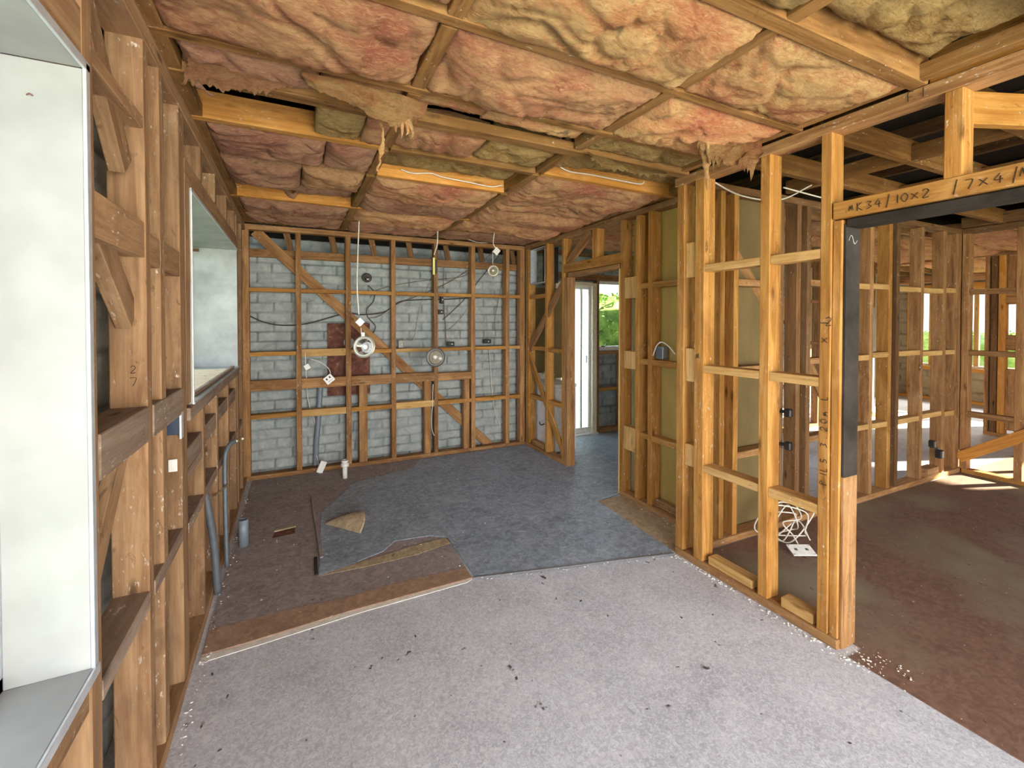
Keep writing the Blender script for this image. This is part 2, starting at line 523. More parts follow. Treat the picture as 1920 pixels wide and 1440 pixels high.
def tube(name, pts, r, mat, parent=None, seg=8, per=8, radii=None, flat=1.0):
    bm = bmesh.new()
    c = Vector(pts[0])
    tube_bm(bm, [Vector(p)-c for p in pts], r, seg, per, radii, flat)
    bmesh.ops.recalc_face_normals(bm, faces=bm.faces[:])
    me = bpy.data.meshes.new(name)
    bm.to_mesh(me); bm.free()
    return link_mesh(name, me, M[mat], parent, Matrix.Translation(c), True)

def lathe(name, prof, mat, parent, matrix, seg=32):
    """prof: (radius, height) pairs, closed profile order, turned about local Z"""
    bm = bmesh.new()
    rings = []
    for r, z in prof:
        if r < 1e-6:
            rings.append([bm.verts.new((0, 0, z))])
        else:
            rings.append([bm.verts.new((r*cos(2*pi*k/seg), r*sin(2*pi*k/seg), z)) for k in range(seg)])
    for a, b in zip(rings, rings[1:]):
        for k in range(seg):
            va = [a[k % len(a)], a[(k+1) % len(a)]]
            vb = [b[(k+1) % len(b)], b[k % len(b)]]
            f = []
            for v in va + vb:
                if v not in f: f.append(v)
            if len(f) > 2: bm.faces.new(f)
    bmesh.ops.recalc_face_normals(bm, faces=bm.faces[:])
    me = bpy.data.meshes.new(name)
    bm.to_mesh(me); bm.free()
    return link_mesh(name, me, M[mat], parent, matrix, True)

def aim(loc, direction, spin=0.0):
    q = Vector(direction).to_track_quat('Z', 'Y')
    m = q.to_matrix().to_4x4() @ Matrix.Rotation(spin, 4, 'Z')
    m.translation = Vector(loc)
    return m

# camera ray to a real plane of the building: used to read positions off the survey photograph
_fw = Vector((sin(YAW)*cos(PITCH), cos(YAW)*cos(PITCH), -sin(PITCH)))
_rt = Vector((cos(YAW), -sin(YAW), 0))
_up = _rt.cross(_fw)
def hit(u, v, axis, value):
    r = _fw + _rt*((u-960)/F_PX) - _up*((v-618)/F_PX)
    c = Vector((0, 0, CAM_H))
    return c + r*((value-c[axis])/r[axis])

# ================================================================== SETTING
floor = slab('floor', -0.75, 11.6, -2.4, 5.25, -0.12, 0.0, 'floor', bev=0)
tag(floor, 'bare pale grey chipboard subfloor of the stripped room', 'floor', kind='structure')
ground = slab('ground', -30, 45, -30, 40, -0.60, -0.45, 'grass', bev=0)
tag(ground, 'lawn outside the house', 'ground', kind='structure')

def brick_wall(name, origin, udir, W, H, ndir, mat, course=0.098, brick=0.30, res=0.016, holes=(), thick=0.10, seed=3, label=None, rough=1.0):
    """laid bricks with squeezed joints: grid relief on the room side, plain back"""
    o, u, nn = Vector(origin), Vector(udir), Vector(ndir)
    nu, nz = int(W/res)+1, int(H/res)+1
    us = sorted(set([W*i/nu for i in range(nu+1)] + [h[0] for h in holes] + [h[1] for h in holes]))
    zs = sorted(set([H*i/nz for i in range(nz+1)] + [h[2] for h in holes] + [h[3] for h in holes]))
    bm = bmesh.new()
    lay = bm.verts.layers.float.new('joint')
    G = {}
    def inhole(a, b):
        return any(h[0] < a < h[1] and h[2] < b < h[3] for h in holes)
    for i, a in enumerate(us):
        for k, b in enumerate(zs):
            wz = b + 0.010*noise.noise(Vector((a*2.3, b*1.1, seed)))
            row = math.floor(wz/course)
            fz = wz/course - row
            off = (0.5 if row % 2 else 0) + 0.12*noise.noise(Vector((row*3.3, seed, 1)))
            wa = a + 0.008*noise.noise(Vector((a*3, b*6, seed+9)))
            cu = wa/brick + off
            fu = cu - math.floor(cu)
            dz = min(fz, 1-fz)*course
            du = min(fu, 1-fu)*brick
            j = max(0.0, 1-min(dz, du)/0.011)
            hsh = noise.noise(Vector((math.floor(cu)*5.1, row*7.7, seed)))
            h = 0.016*hsh - 0.022*j*rough + 0.010*noise.noise(Vector((a*24, b*24, seed))) + 0.004*noise.noise(Vector((a*60, b*60, seed)))
            # lumps of mortar squeezed out of some joints
            if dz < 0.010:
                h += max(0, noise.noise(Vector((a*13, row*3.1, 4.4))))*0.045
            v = bm.verts.new(o + u*a + Vector((0, 0, b)) + nn*h)
            v[lay] = j
            G[i, k] = v
    back = {}
    for i in range(len(us)-1):
        for k in range(len(zs)-1):
            if not inhole((us[i]+us[i+1])/2, (zs[k]+zs[k+1])/2):
                bm.faces.new((G[i, k], G[i+1, k], G[i+1, k+1], G[i, k+1]))
    loose = [v for v in bm.verts if not v.link_faces]
    bmesh.ops.delete(bm, geom=loose, context='VERTS')
    edges = [e for e in bm.edges if e.is_boundary]
    r = bmesh.ops.extrude_edge_only(bm, edges=edges)
    for v in [g for g in r['geom'] if isinstance(g, bmesh.types.BMVert)]:
        v.co -= nn*thick
    # flat outer skin panels around the holes
    xs = sorted(set([0, W] + [h[0] for h in holes] + [h[1] for h in holes]))
    yz = sorted(set([0, H] + [h[2] for h in holes] + [h[3] for h in holes]))
    for i in range(len(xs)-1):
        for k in range(len(yz)-1):
            if not inhole((xs[i]+xs[i+1])/2, (yz[k]+yz[k+1])/2):
                q = [bm.verts.new(o + u*a + Vector((0, 0, b)) - nn*thick) for a, b in ((xs[i], yz[k]), (xs[i], yz[k+1]), (xs[i+1], yz[k+1]), (xs[i+1], yz[k]))]
                bm.faces.new(q)
    me = bpy.data.meshes.new(name)
    bm.to_mesh(me); bm.free()
    ob = link_mesh(name, me, M[mat], None, None, True)
    return tag(ob, label, 'wall', kind='structure')

# kitchen end wall (faces the viewer) and window wall
brick_wall('wall_back', (-0.62, 5.10, -0.05), (1, 0, 0), 3.30, 2.285, (0, -1, 0), 'block', seed=3,
           label='grey concrete brick end wall behind the bare studs')
brick_wall('wall_back', (-1.0, 5.55, 2.15), (1, 0, 0), 4.0, 0.9, (0, -1, 0), 'block', res=0.03, seed=6, label='grey brickwork above the end wall, set back to fall in shade')  # recess shaped to darken the bricks above the wall plate
brick_wall('wall_back', (2.68, 5.10, -0.05), (1, 0, 0), 5.6, 2.95, (0, -1, 0), 'block', res=0.03, seed=5,
           holes=[(0.36, 1.01, 0.05, 2.09), (1.06, 2.10, 1.21, 2.16), (3.2, 4.6, 1.0, 2.1)], label='grey concrete brick outer wall of the laundry')
brick_wall('wall_left', (-0.60, 5.12, -0.05), (0, -1, 0), 7.4, 2.95, (1, 0, 0), 'block', res=0.022, seed=8,
           holes=[(0.86, 2.70, 1.19, 2.16), (3.82, 6.0, 0.80, 2.12)], label='grey concrete brick wall behind the window side studs')
brick_wall('wall_right', (11.45, -2.4, -0.05), (0, 1, 0), 7.6, 2.95, (-1, 0, 0), 'cream_brick', res=0.035, seed=4, course=0.12,
           holes=[(4.3, 7.12, 0.72, 2.16), (2.02, 2.95, 0.72, 2.16)], label='cream brick outer wall of the sunny far room')
o = slab('wall_far_room_back', 8.2, 11.5, 5.0, 5.15, -0.05, 2.9, 'cream_brick', bev=0); tag(o, 'outer wall of the far room', 'wall', kind='structure')
o = slab('wall_rear', -0.7, -0.35, -2.5, -2.4, 0, 2.9, 'block', bev=0); tag(o, 'brick pier of the rear wall', 'wall', kind='structure')
o = slab('wall_rear', 2.15, 3.1, -2.5, -2.4, 0, 2.9, 'block', bev=0); tag(o, 'brick pier of the rear wall between openings', 'wall', kind='structure')
o = slab('wall_rear', 5.6, 11.5, -2.5, -2.4, 0, 2.9, 'block', bev=0); tag(o, 'rear brick wall of the side rooms', 'wall', kind='structure')
o = slab('wall_rear', -0.7, 11.5, -2.5, -2.4, 2.3, 2.9, 'block', bev=0); tag(o, 'brickwork over the rear openings', 'wall', kind='structure')
# roof over everything
roof = slab('roof', -1.3, 12.2, -3.0, 5.9, 3.05, 3.10, 'roofing', bev=0)
tag(roof, 'dark roof sheeting over the attic space', 'roof', kind='structure')
for nm, a in (('roof_edge', (-1.3, -1.25, -3.0, 5.9)), ('roof_edge', (12.15, 12.2, -3.0, 5.9)), ('roof_edge', (-1.3, 12.2, 5.85, 5.9)), ('roof_edge', (-1.3, 12.2, -3.0, -2.95))):
    tag(slab(nm, *a, 2.45, 3.06, 'roofing', bev=0), 'dark fascia closing the roof space', 'roof', kind='structure')
tag(slab('soffit', -1.3, -0.6, -3.0, 5.9, 2.43, 2.45, 'roofing', bev=0), 'eaves lining', 'soffit', kind='structure')
tag(slab('soffit', -1.1, 3.2, 5.19, 5.70, 2.19, 2.22, 'roofing', bev=0), 'added board over the end wall keeping the sky light out', 'soffit', kind='structure')  # added unseen slab, stops sky light reaching the upper bricks
tag(slab('roof_edge', -1.3, 3.2, 5.66, 5.70, 2.2, 2.5, 'roofing', bev=0), 'added dark board behind the end wall keeping the sky light out', 'roof', kind='structure')  # added unseen board, closes the gap against sky light
tag(slab('soffit', -0.6, 12.2, 5.2, 5.9, 2.43, 2.45, 'roofing', bev=0), 'eaves lining', 'soffit', kind='structure')

# ------------------------------------------------------------------ floor coverings
hb = poly_plate('hardboard_underlay', [(-0.385, 2.43), (-0.2, 2.435), (0.25, 2.47), (0.60, 2.475), (0.94, 2.48), (0.955, 3.05), (1.5, 3.05), (1.5, 4.93), (-0.365, 4.93)],
                0.001, 0.007, 'hardboard_floor', None, 'rust_edge')
tag(hb, 'brown grey hardboard underlay sheet covering the kitchen end of the floor', 'floor sheet')
es = poly_plate('worn_edge_strip', [(-0.383, 2.432), (-0.2, 2.437), (0.25, 2.472), (0.60, 2.477), (0.938, 2.482), (0.94, 2.60), (0.55, 2.62), (0.22, 2.60), (0.0, 2.62), (-0.38, 2.62)],
                0.0071, 0.0085, 'rust_edge', None)
tag(es, 'tan worn strip along the front edge of the kitchen underlay', 'floor strip')
lip = poly_plate('plaster_line', [(-0.39, 2.385), (-0.1, 2.405), (0.3, 2.44), (0.9, 2.455), (0.94, 2.478), (0.6, 2.473), (0.25, 2.468), (-0.2, 2.433), (-0.39, 2.425)],
                 0.0005, 0.003, 'plaster')
tag(lip, 'thin whitish glue line on the floor in front of the hardboard edge', 'glue line')
vy = poly_plate('vinyl_backing', [(0.96, 2.50), (1.25, 2.41), (1.62, 2.31), (2.0, 2.22), (2.22, 2.175), (2.245, 2.22), (2.30, 3.10), (2.56, 3.14), (2.56, 4.0), (2.555, 4.92),
                                  (1.25, 4.90), (1.10, 4.62), (0.50, 4.45), (0.36, 4.16), (0.19, 3.86), (0.16, 3.40), (0.125, 2.90), (0.30, 2.94), (0.52, 3.02), (0.62, 3.13), (0.86, 3.10), (0.96, 3.02)],
                0.0072, 0.0105, 'vinyl')
tag(vy, 'dark blue grey vinyl backing scuffed white in the middle of the kitchen floor', 'vinyl sheet')
v2 = poly_plate('vinyl_backing', [(2.56, 3.14), (2.62, 3.14), (4.35, 3.14), (4.35, 4.98), (2.72, 4.98), (2.72, 4.0), (2.56, 4.0)], 0.001, 0.0095, 'vinyl')
tag(v2, 'dark grey vinyl backing running through the laundry doorway', 'vinyl sheet')
tb = poly_plate('exposed_board', [(2.25, 2.20), (2.565, 2.20), (2.565, 3.10), (2.305, 3.10)], 0.0008, 0.005, 'tan_board')
tag(tb, 'tan wedge of bare board beside the cupboard studs', 'floor sheet')
cl = poly_plate('torn_layer', [(0.13, 2.885), (0.30, 2.93), (0.50, 2.96), (0.70, 3.00), (0.945, 3.02), (0.955, 2.93), (0.90, 2.92), (0.70, 2.875), (0.40, 2.87)], 0.0107, 0.0125, 'tan_board')
tag(cl, 'torn tan paper layer left along the cut edge of the dark vinyl', 'torn layer')
bf = poly_plate('side_room_floor', [(2.36, -2.35), (11.4, -2.35), (11.4, 2.10), (2.36, 2.10)], 0.0005, 0.004, 'brown_floor')
tag(bf, 'dark reddish brown board floor of the room through the wide opening', 'floor sheet')
bf2 = poly_plate('side_room_floor', [(2.25, -2.35), (2.36, -2.35), (2.36, 1.15), (2.25, 1.15)], 0.0005, 0.004, 'brown_floor')
tag(bf2, 'dark brown threshold strip under the wide opening', 'floor sheet')
# metal edge strip
bar('threshold_strip', (0.945, 2.475, 0.010), (2.22, 2.165, 0.010), 0.018, 0.007, 'steel', None, (0, 1, 0), 0.002)
tag(bpy.data.objects['threshold_strip'], 'dull metal edging strip along the front of the dark vinyl', 'edging strip')

# ================================================================== TIMBER FRAMES
Z_PLATE = 2.45
# ---- frame in front of the grey brick end wall
fb = empty('stud_frame', (1.1, 4.99, 0), 'bare red-brown timber stud frame standing in front of the grey brick end wall', 'wall frame')
Y0, Y1 = 4.94, 5.035
back_studs = [(-0.455, -0.375), (0.022, 0.072), (0.487, 0.540), (0.951, 0.998), (1.425, 1.468), (1.868, 1.918), (2.312, 2.360), (2.505, 2.57)]
for a, b in back_studs:
    stick('stud', a, b, Y0, Y1, 0.045, 2.40, 'red', fb)
stick('bottom_plate', -0.45, 2.57, Y0, Y1, 0.0, 0.045, 'red', fb)
stick('top_plate', -0.45, 2.57, Y0, Y1, 2.40, 2.45, 'red', fb)
for (a, b), (c, d) in zip(back_studs, back_studs[1:]):
    if d > 2.4 and a > 2.2: pass
    wide = 0.075 if abs(b-0.072) < 0.01 else 0.04
    stick('nog', b, c, Y0+0.002, Y1-0.01, 1.21-wide/2, 1.21+wide/2, 'pale_face' if random.random() < .3 else 'golden', fb)
    stick('nog', b, c, Y0+0.002, Y1-0.01, 1.81, 1.848, 'golden', fb)
    w2 = 0.07 if abs(b-0.072) < 0.01 or abs(b-0.998) < 0.01 else 0.045
    stick('nog', b, c, Y0+0.002, Y1-0.01, 0.605-w2/2, 0.605+w2/2, 'pale_face' if w2 > .05 else 'golden', fb)
    if c < 1.9:
        stick('rail', b, c, Y0+0.002, Y1-0.02, 0.855, 0.955 if b < 1 else 0.94, 'red', fb)
for a, b in ((0.615, 0.70), (1.31, 1.385), (1.775, 1.845)):
    stick('trimmer_stud', a, b, Y0+0.004, Y1-0.01, 0.045, 0.855, 'red', fb)
# let-in diagonal brace, behind the studs' faces
bar('diagonal_brace', (-0.33, 5.045, 2.40), (2.14, 5.045, 0.02), 0.10, 0.024, 'red', fb, (0, 0, 1))
# wall plate of the brick skin and the rafter feet above it
wp = stick('wall_plate', -0.60, 2.60, 5.045, 5.085, 2.155, 2.235, 'red', None)
tag(wp, 'red-brown timber plate running along the top of the grey bricks behind the studs', 'wall plate')
rset = empty('rafter_feet', (1.1, 5.06, 2.2), 'row of dark rafter feet sloping down behind the top of the end wall studs', 'rafters')
for i, x in enumerate((-0.1, 0.32, 0.72, 1.12, 1.55, 1.98, 2.4)):
    bar('rafter', (x, 5.055, 2.60), (x + 0.08, 5.068, 2.24), 0.06, 0.025, 'darkwood', rset, (1, 0, 0))

# ---- window side frame (left)
XL0, XL1 = -0.505, -0.41
fl = empty('stud_frame', (-0.46, 2.5, 0), 'old brown timber stud frame beside and under the two windows', 'wall frame')
for a, b in ((1.30, 1.36), (1.755, 1.808), (1.925, 1.985), (2.225, 2.325)):
    stick('stud', XL0+0.002, XL1, a, b, 0.045, 2.40, 'old', fl)
stick('jamb_stud', XL0+0.002, XL1, 2.33, 2.425, 1.16, 2.12, 'old', fl)
for a, b in ((2.70, 2.75), (3.155, 3.21), (3.66, 3.71), (4.13, 4.18), (4.62, 4.67)):
    stick('cripple_stud', XL0+0.002, XL1, a, b, 0.045, 1.10, 'old', fl)
    if b < 4.3:
        stick('cripple_stud', XL0+0.002, XL1, a, b, 2.22, 2.40, 'old', fl)
stick('stud', XL0+0.002, XL1, 4.265, 4.36, 0.045, 2.40, 'old', fl)
stick('stud', XL0+0.002, XL1, 4.64, 4.70, 1.10, 2.40, 'old', fl)
stick('bottom_plate', XL0-0.03, XL1+0.004, -0.9, 4.94, 0.0, 0.045, 'old', fl)
stick('top_plate', XL0, XL1+0.004, -0.9, 4.94, 2.385, 2.45, 'old', fl)
stick('window_lintel', XL0+0.004, XL1, 2.33, 4.30, 2.115, 2.215, 'old', fl)
stick('sill_trimmer', XL0-0.02, XL1+0.012, 2.33, 4.265, 1.095, 1.150, 'dusty', fl)
# nogs between the first studs
stick('nog', XL0+0.01, XL1-0.002, 1.36, 1.755, 1.715, 1.825, 'old', fl)
stick('nog', XL0+0.01, XL1+0.000, 1.808, 2.225, 1.700, 1.800, 'old', fl)
stick('nog', XL0, XL1+0.004, 1.36, 1.755, 1.145, 1.255, 'dusty', fl)
stick('nog', XL0, XL1+0.004, 1.808, 2.225, 1.145, 1.25, 'dusty', fl)
stick('nog', XL0+0.003, XL1+0.002, 1.36, 1.755, 0.625, 0.675, 'dusty', fl)
stick('nog', XL0+0.003, XL1+0.002, 1.808, 2.225, 0.63, 0.68, 'dusty', fl)
stick('nog', XL0+0.003, XL1+0.002, 2.33, 2.70, 0.61, 0.655, 'dusty', fl)
for a, b, z in ((2.33, 2.70, 0.97), (2.75, 3.155, 0.98), (3.21, 3.66, 1.0), (3.71, 4.13, 1.0)):
    stick('nog', XL0+0.003, XL1-0.004, a, b, z-0.09, z, 'dusty', fl)
for a, b, z in ((2.75, 3.155, 0.66), (3.21, 3.66, 0.66), (3.71, 4.13, 0.66), (4.18, 4.62, 0.66)):
    stick('nog', XL0+0.003, XL1-0.002, a, b, z-0.05, z, 'dusty', fl)
stick('nog', XL0+0.003, XL1-0.002, 2.33, 2.70, 0.84, 0.88, 'dusty', fl)
stick('nog', XL0+0.003, XL1-0.002, 1.36, 1.755, 2.11, 2.15, 'old', fl)
bar('diagonal_brace', (-0.46, 1.37, 2.38), (-0.46, 1.72, 1.98), 0.09, 0.04, 'old', fl, (0, 0, 1))
bar('diagonal_brace', (-0.46, 1.38, 1.86), (-0.46, 1.76, 1.53), 0.09, 0.04, 'old', fl, (0, 0, 1))
bar('diagonal_brace', (-0.475, 1.75, 1.15), (-0.475, 1.37, 0.72), 0.08, 0.03, 'old', fl, (0, 0, 1))
# over and under the bay window
stick('window_lintel', XL0+0.004, XL1, -0.9, 1.30, 2.085, 2.20, 'old', fl)
for y in (0.15, 0.62, 1.08):
    stick('cripple_stud', XL0+0.004, XL1-0.004, y, y+0.05, 2.20, 2.385, 'old', fl)
    stick('cripple_stud', XL0+0.004, XL1-0.004, y, y+0.05, 0.045, 0.70, 'old', fl)
stick('sill_trimmer', XL0+0.004, XL1-0.004, -0.9, 1.30, 0.65, 0.725, 'old', fl)

# ---- near partition with the wide opening
XP0, XP1 = 2.25, 2.345
fp = empty('stud_frame', (2.30, 1.6, 0), 'golden timber partition frame between the room and the wide opening', 'wall frame')
for a, b in ((2.12, 2.18), (1.965, 2.035), (1.545, 1.60), (1.245, 1.293)):
    stick('stud', XP0, XP1, a, b, 0.045, 2.40, 'golden', fp)
stick('trimmer_stud', XP0+0.010, XP1+0.012, 1.205, 1.243, 0.0, 1.985, 'golden', fp)
jl = stick('jamb_lining', XP0+0.022, XP1+0.035, 1.190, 1.205, 0.80, 1.965, 'blackpaint', fp)
jl['label'] = 'black painted jamb board'
stick('jamb_lining', XP0+0.022, XP1+0.035, 1.190, 1.205, 0.0, 0.80, 'red', fp)
ms = [(0, 0), (0.008, 0.022), (0.016, 0.020), (0.024, -0.006), (0.031, -0.012), (0.042, 0.004)]
tube('chalk_squiggle', [(2.285 + x*1.6, 1.188, 1.89 + y) for x, y in ms], 0.0012, 'chalk', fp, 5, 5)
stick('bottom_plate', XP0-0.004, XP1, 1.20, 2.18, 0.0, 0.045, 'red', fp)
stick('top_plate', XP0-0.004, XP1, -1.6, 2.20, 2.395, 2.45, 'red', fp)
stick('lintel', XP0-0.002, XP1-0.01, -1.2, 1.238, 1.990, 2.065, 'golden', fp)
hl = stick('head_lining', XP0+0.020, XP1+0.035, -1.2, 1.19, 1.950, 1.985, 'blackpaint', fp)
hl['label'] = 'black painted head board'
for y in (0.79, 0.30, -0.2):
    stick('cripple_stud', XP0, XP1-0.005, y, y+0.055, 2.065, 2.395, 'golden', fp)
stick('stud', XP0, XP1, -1.30, -1.24, 0.045, 2.395, 'golden', fp)
for z in (0.62, 1.232, 1.845):
    stick('nog', XP0+0.002, XP1-0.004, 1.60, 1.965, z-0.022, z+0.022, 'pale_face', fp)
    stick('nog', XP0+0.002, XP1-0.004, 1.293, 1.545, z-0.024, z+0.022, 'pale_face', fp)
for z0, z1 in ((1.80, 2.02), (1.14, 1.35), (0.60, 0.74)):
    stick('spacer_block', XP0+0.012, XP1-0.01, 2.036, 2.119, z0, z1, 'pale_face', fp)
# header joist blocking sitting on the plate
stick('blocking', XP0+0.02, XP1+0.0, -1.2, 0.90, 2.452, 2.585, 'orange', fp)

# ---- partition facing the viewer beyond the opening
YP0, YP1 = 2.12, 2.215
f2 = empty('stud_frame', (4.2, 2.17, 0), 'brown timber stud frame at the back of the side room facing the opening', 'wall frame')
p2 = [(2.585, 2.63), (2.717, 2.765), (3.205, 3.255), (3.405, 3.455), (3.53, 3.58), (4.085, 4.135), (4.405, 4.455), (4.70, 4.75), (4.83, 4.88), (5.26, 5.31), (5.69, 5.745), (5.95, 6.05)]
for i, (a, b) in enumerate(p2):
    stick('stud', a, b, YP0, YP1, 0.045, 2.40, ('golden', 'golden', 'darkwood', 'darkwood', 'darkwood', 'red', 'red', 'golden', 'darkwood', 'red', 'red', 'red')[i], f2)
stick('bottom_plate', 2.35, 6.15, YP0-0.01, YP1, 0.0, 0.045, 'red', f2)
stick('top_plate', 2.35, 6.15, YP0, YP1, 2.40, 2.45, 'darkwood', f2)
for (a, b), (c, d) in zip(p2, p2[1:]):
    if c - b < 0.16: continue
    for z in (0.62, 1.225, 1.825):
        zz = z + random.uniform(-.01, .01) - (0.03 if b < 3 else 0)
        stick('nog', b, c, YP0+0.003, YP1-0.01, zz-0.024, zz+0.022, 'red' if b < 3.6 else 'pale_face', f2)
bar('diagonal_brace', (2.72, 2.23, 2.15), (3.30, 2.23, 1.55), 0.09, 0.02, 'red', f2, (0, 0, 1))
bar('diagonal_brace', (3.30, 2.225, 1.75), (4.05, 2.225, 0.75), 0.09, 0.02, 'red', f2, (0, 0, 1))

# ---- partition at the end of the side room
XQ0, XQ1 = 6.05, 6.145
f3 = empty('stud_frame', (6.1, 1.0, 0), 'orange lit timber stud frame ending the side room, with a diagonal brace near the floor', 'wall frame')
for a, b in ((2.135, 2.19), (2.06, 2.115), (1.68, 1.735), (1.20, 1.25), (0.72, 0.77), (0.2, 0.25)):
    stick('stud', XQ0, XQ1, a, b, 0.045, 2.40, 'red', f3)
stick('bottom_plate', XQ0, XQ1, -0.8, 2.10, 0.0, 0.045, 'golden', f3)
stick('top_plate', XQ0, XQ1, -0.8, 2.12, 2.40, 2.45, 'darkwood', f3)
for a, b in ((1.735, 2.06), (1.25, 1.68), (0.77, 1.20)):
    for z in (0.60, 1.215, 1.82):
        stick('nog', XQ0+0.003, XQ1-0.01, a, b, z-0.03, z+0.022, 'red', f3)
bar('diagonal_brace', (6.04, 2.12, 0.15), (6.04, 1.0, 0.95), 0.10, 0.022, 'orange', f3, (0, 0, 1))

# ---- cupboard / laundry partition
X40, X41 = 2.57, 2.665
f4 = empty('stud_frame', (2.62, 3.5, 0), 'golden timber partition frame around the laundry doorway and cupboard', 'wall frame')
for a, b, m in ((4.84, 4.92, 'golden'), (4.40, 4.445, 'golden'), (4.045, 4.09, 'golden'), (3.09, 3.135, 'golden'), (2.895, 2.942, 'golden'), (2.747, 2.795, 'golden'), (2.22, 2.27, 'golden')):
    stick('stud', X40, X41, a, b, 0.045, 2.40, m, f4)
stick('trimmer_stud', X40-0.002, X41, 3.975, 4.04, 0.0, 1.985, 'red', f4)
stick('trimmer_stud', X40-0.004, X41, 3.140, 3.155, 0.0, 1.985, 'pale_face', f4)
stick('bottom_plate', X40-0.006, X41, 3.975, 4.93, 0.0, 0.045, 'red', f4)
stick('bottom_plate', X40-0.006, X41, 2.22, 3.135, 0.0, 0.045, 'red', f4)
stick('top_plate', X40-0.004, X41, 2.20, 4.935, 2.40, 2.45, 'red', f4)
stick('lintel', X40-0.004, X41-0.02, 3.12, 4.045, 2.035, 2.125, 'golden', f4)
stick('head_lining', X40+0.0, X41, 3.155, 3.975, 1.985, 2.030, 'red', f4)
stick('cripple_stud', X40, X41-0.01, 3.47, 3.55, 2.125, 2.40, 'golden', f4)
bar('diagonal_brace', (X40+0.03, 4.0, 2.14), (X40+0.03, 3.60, 2.40), 0.09, 0.03, 'red', f4, (0, 0, 1))
bar('diagonal_brace', (X40+0.02, 4.07, 1.95), (X40+0.02, 4.86, 1.18), 0.085, 0.024, 'red', f4, (0, 0, 1))
bar('diagonal_brace', (X40+0.02, 4.90, 1.16), (X40+0.02, 4.05, 0.08), 0.075, 0.024, 'golden', f4, (0, 0, 1))
for z in (0.62, 1.21, 1.82):
    stick('nog', X40+0.012, X41-0.005, 4.445, 4.84, z-0.022, z+0.022, 'golden', f4)
    if z < 1.5: stick('nog', X40+0.012, X41-0.005, 4.09, 4.40, z-0.03, z+0.02, 'golden', f4)
for z in (0.585, 1.195, 1.815):
    stick('nog', X40+0.002, X41-0.02, 2.27, 2.747, z-0.024, z+0.022, 'golden', f4)
    stick('nog', X40+0.012, X41-0.02, 2.795, 2.895, z-0.024, z+0.022, 'golden', f4)
for z0, z1 in ((1.72, 1.90), (1.12, 1.27), (0.42, 0.62)):
    stick('spacer_block', X40+0.006, X41-0.01, 2.943, 3.089, z0, z1, 'pale_face', f4)
hbd = slab('hardboard_sheet', 2.668, 2.674, 2.23, 3.08, 0.03, 2.42, 'hardboard', None, 0)
tag(hbd, 'olive yellow hardboard sheet fixed behind the cupboard studs', 'hardboard sheet')
hbd = slab('hardboard_sheet', 2.69, 3.16, 2.222, 2.228, 0.03, 2.42, 'hardboard_back', None, 0)
tag(hbd, 'olive hardboard sheet behind the side room studs near the corner', 'hardboard sheet')
stick('corner_trim', 3.165, 3.185, 2.20, 2.222, 0.0, 2.40, 'steel', None)
tag(bpy.data.objects['corner_trim'], 'grey metal edge strip at the side of the olive hardboard', 'edge strip')
hbd = slab('hardboard_sheet', 2.70, 3.30, 4.955, 4.961, 0.80, 1.95, 'hardboard_back', None, 0)
tag(hbd, 'brown hardboard sheet on the laundry wall above the white tub', 'hardboard sheet')
stick('cupboard_skirting', 2.60, 2.655, 2.28, 2.74, 0.046, 0.10, 'red', f4)

# ---- partitions in the rooms beyond
f5 = empty('stud_frame', (6.6, 3.7, 0), 'dark timber stud frame in the rooms beyond the side room', 'wall frame')
for x in (4.6, 5.05, 5.5, 5.95, 6.4, 6.85, 7.3, 7.75, 8.3):
    stick('stud', x, x+0.05, 3.95, 4.045, 0.045, 2.40, 'red', f5)
stick('top_plate', 4.4, 8.4, 3.95, 4.045, 2.40, 2.45, 'red', f5)
stick('bottom_plate', 4.4, 8.4, 3.95, 4.045, 0, 0.045, 'red', f5)
for z in (0.62, 1.22, 1.82):
    for x in (4.6, 5.05, 5.5, 5.95, 6.4, 6.85, 7.3):
        stick('nog', x+0.05, x+0.45, 3.953, 4.03, z-0.025, z+0.02, 'red', f5)
lb = slab('wall_lining_sheet', 7.0, 8.3, 3.93, 3.945, 0.1, 1.75, 'lining_aged', None, 0)
tag(lb, 'pale grey lining sheet seen between the far studs', 'lining sheet')
lb = slab('wall_lining_sheet', 3.35, 4.4, 3.9, 3.915, 0.1, 2.0, 'lining_aged', None, 0)
tag(lb, 'blue grey lining sheet glimpsed behind the side room corner studs', 'lining sheet')
f6 = empty('stud_frame', (8.45, 1.5, 0), 'timber stud frame and door trimmers between the two sunny far rooms', 'wall frame')
for a, b, m in ((2.70, 2.66, 'red'), (2.64, 2.58, 'darkwood'), (2.57, 2.50, 'orange'), (2.32, 2.26, 'orange'), (2.22, 2.12, 'red'), (1.7, 1.65, 'red'), (1.2, 1.15, 'red'), (0.7, .65, 'red')):
    stick('stud', 8.4, 8.495, b, a, 0.045, 2.40, m, f6)
stick('top_plate', 8.4, 8.495, -1.5, 3.95, 2.40, 2.45, 'red', f6)
stick('lintel', 8.4, 8.495, 2.70, 3.95, 2.10, 2.18, 'red', f6)
stick('bottom_plate', 8.4, 8.495, -1.5, 2.70, 0, 0.045, 'red', f6)
for z0, z1, y0, y1 in ((1.15, 1.35, 2.26, 2.50), (0.1, 0.9, 2.1, 2.5), (1.75, 1.9, 2.26, 2.5), (1.0, 1.04, 1.7, 2.12), (1.9, 2.38, 2.1, 2.5)):
    stick('infill_block', 8.41, 8.48, y0, y1, z0, z1, 'red', f6)
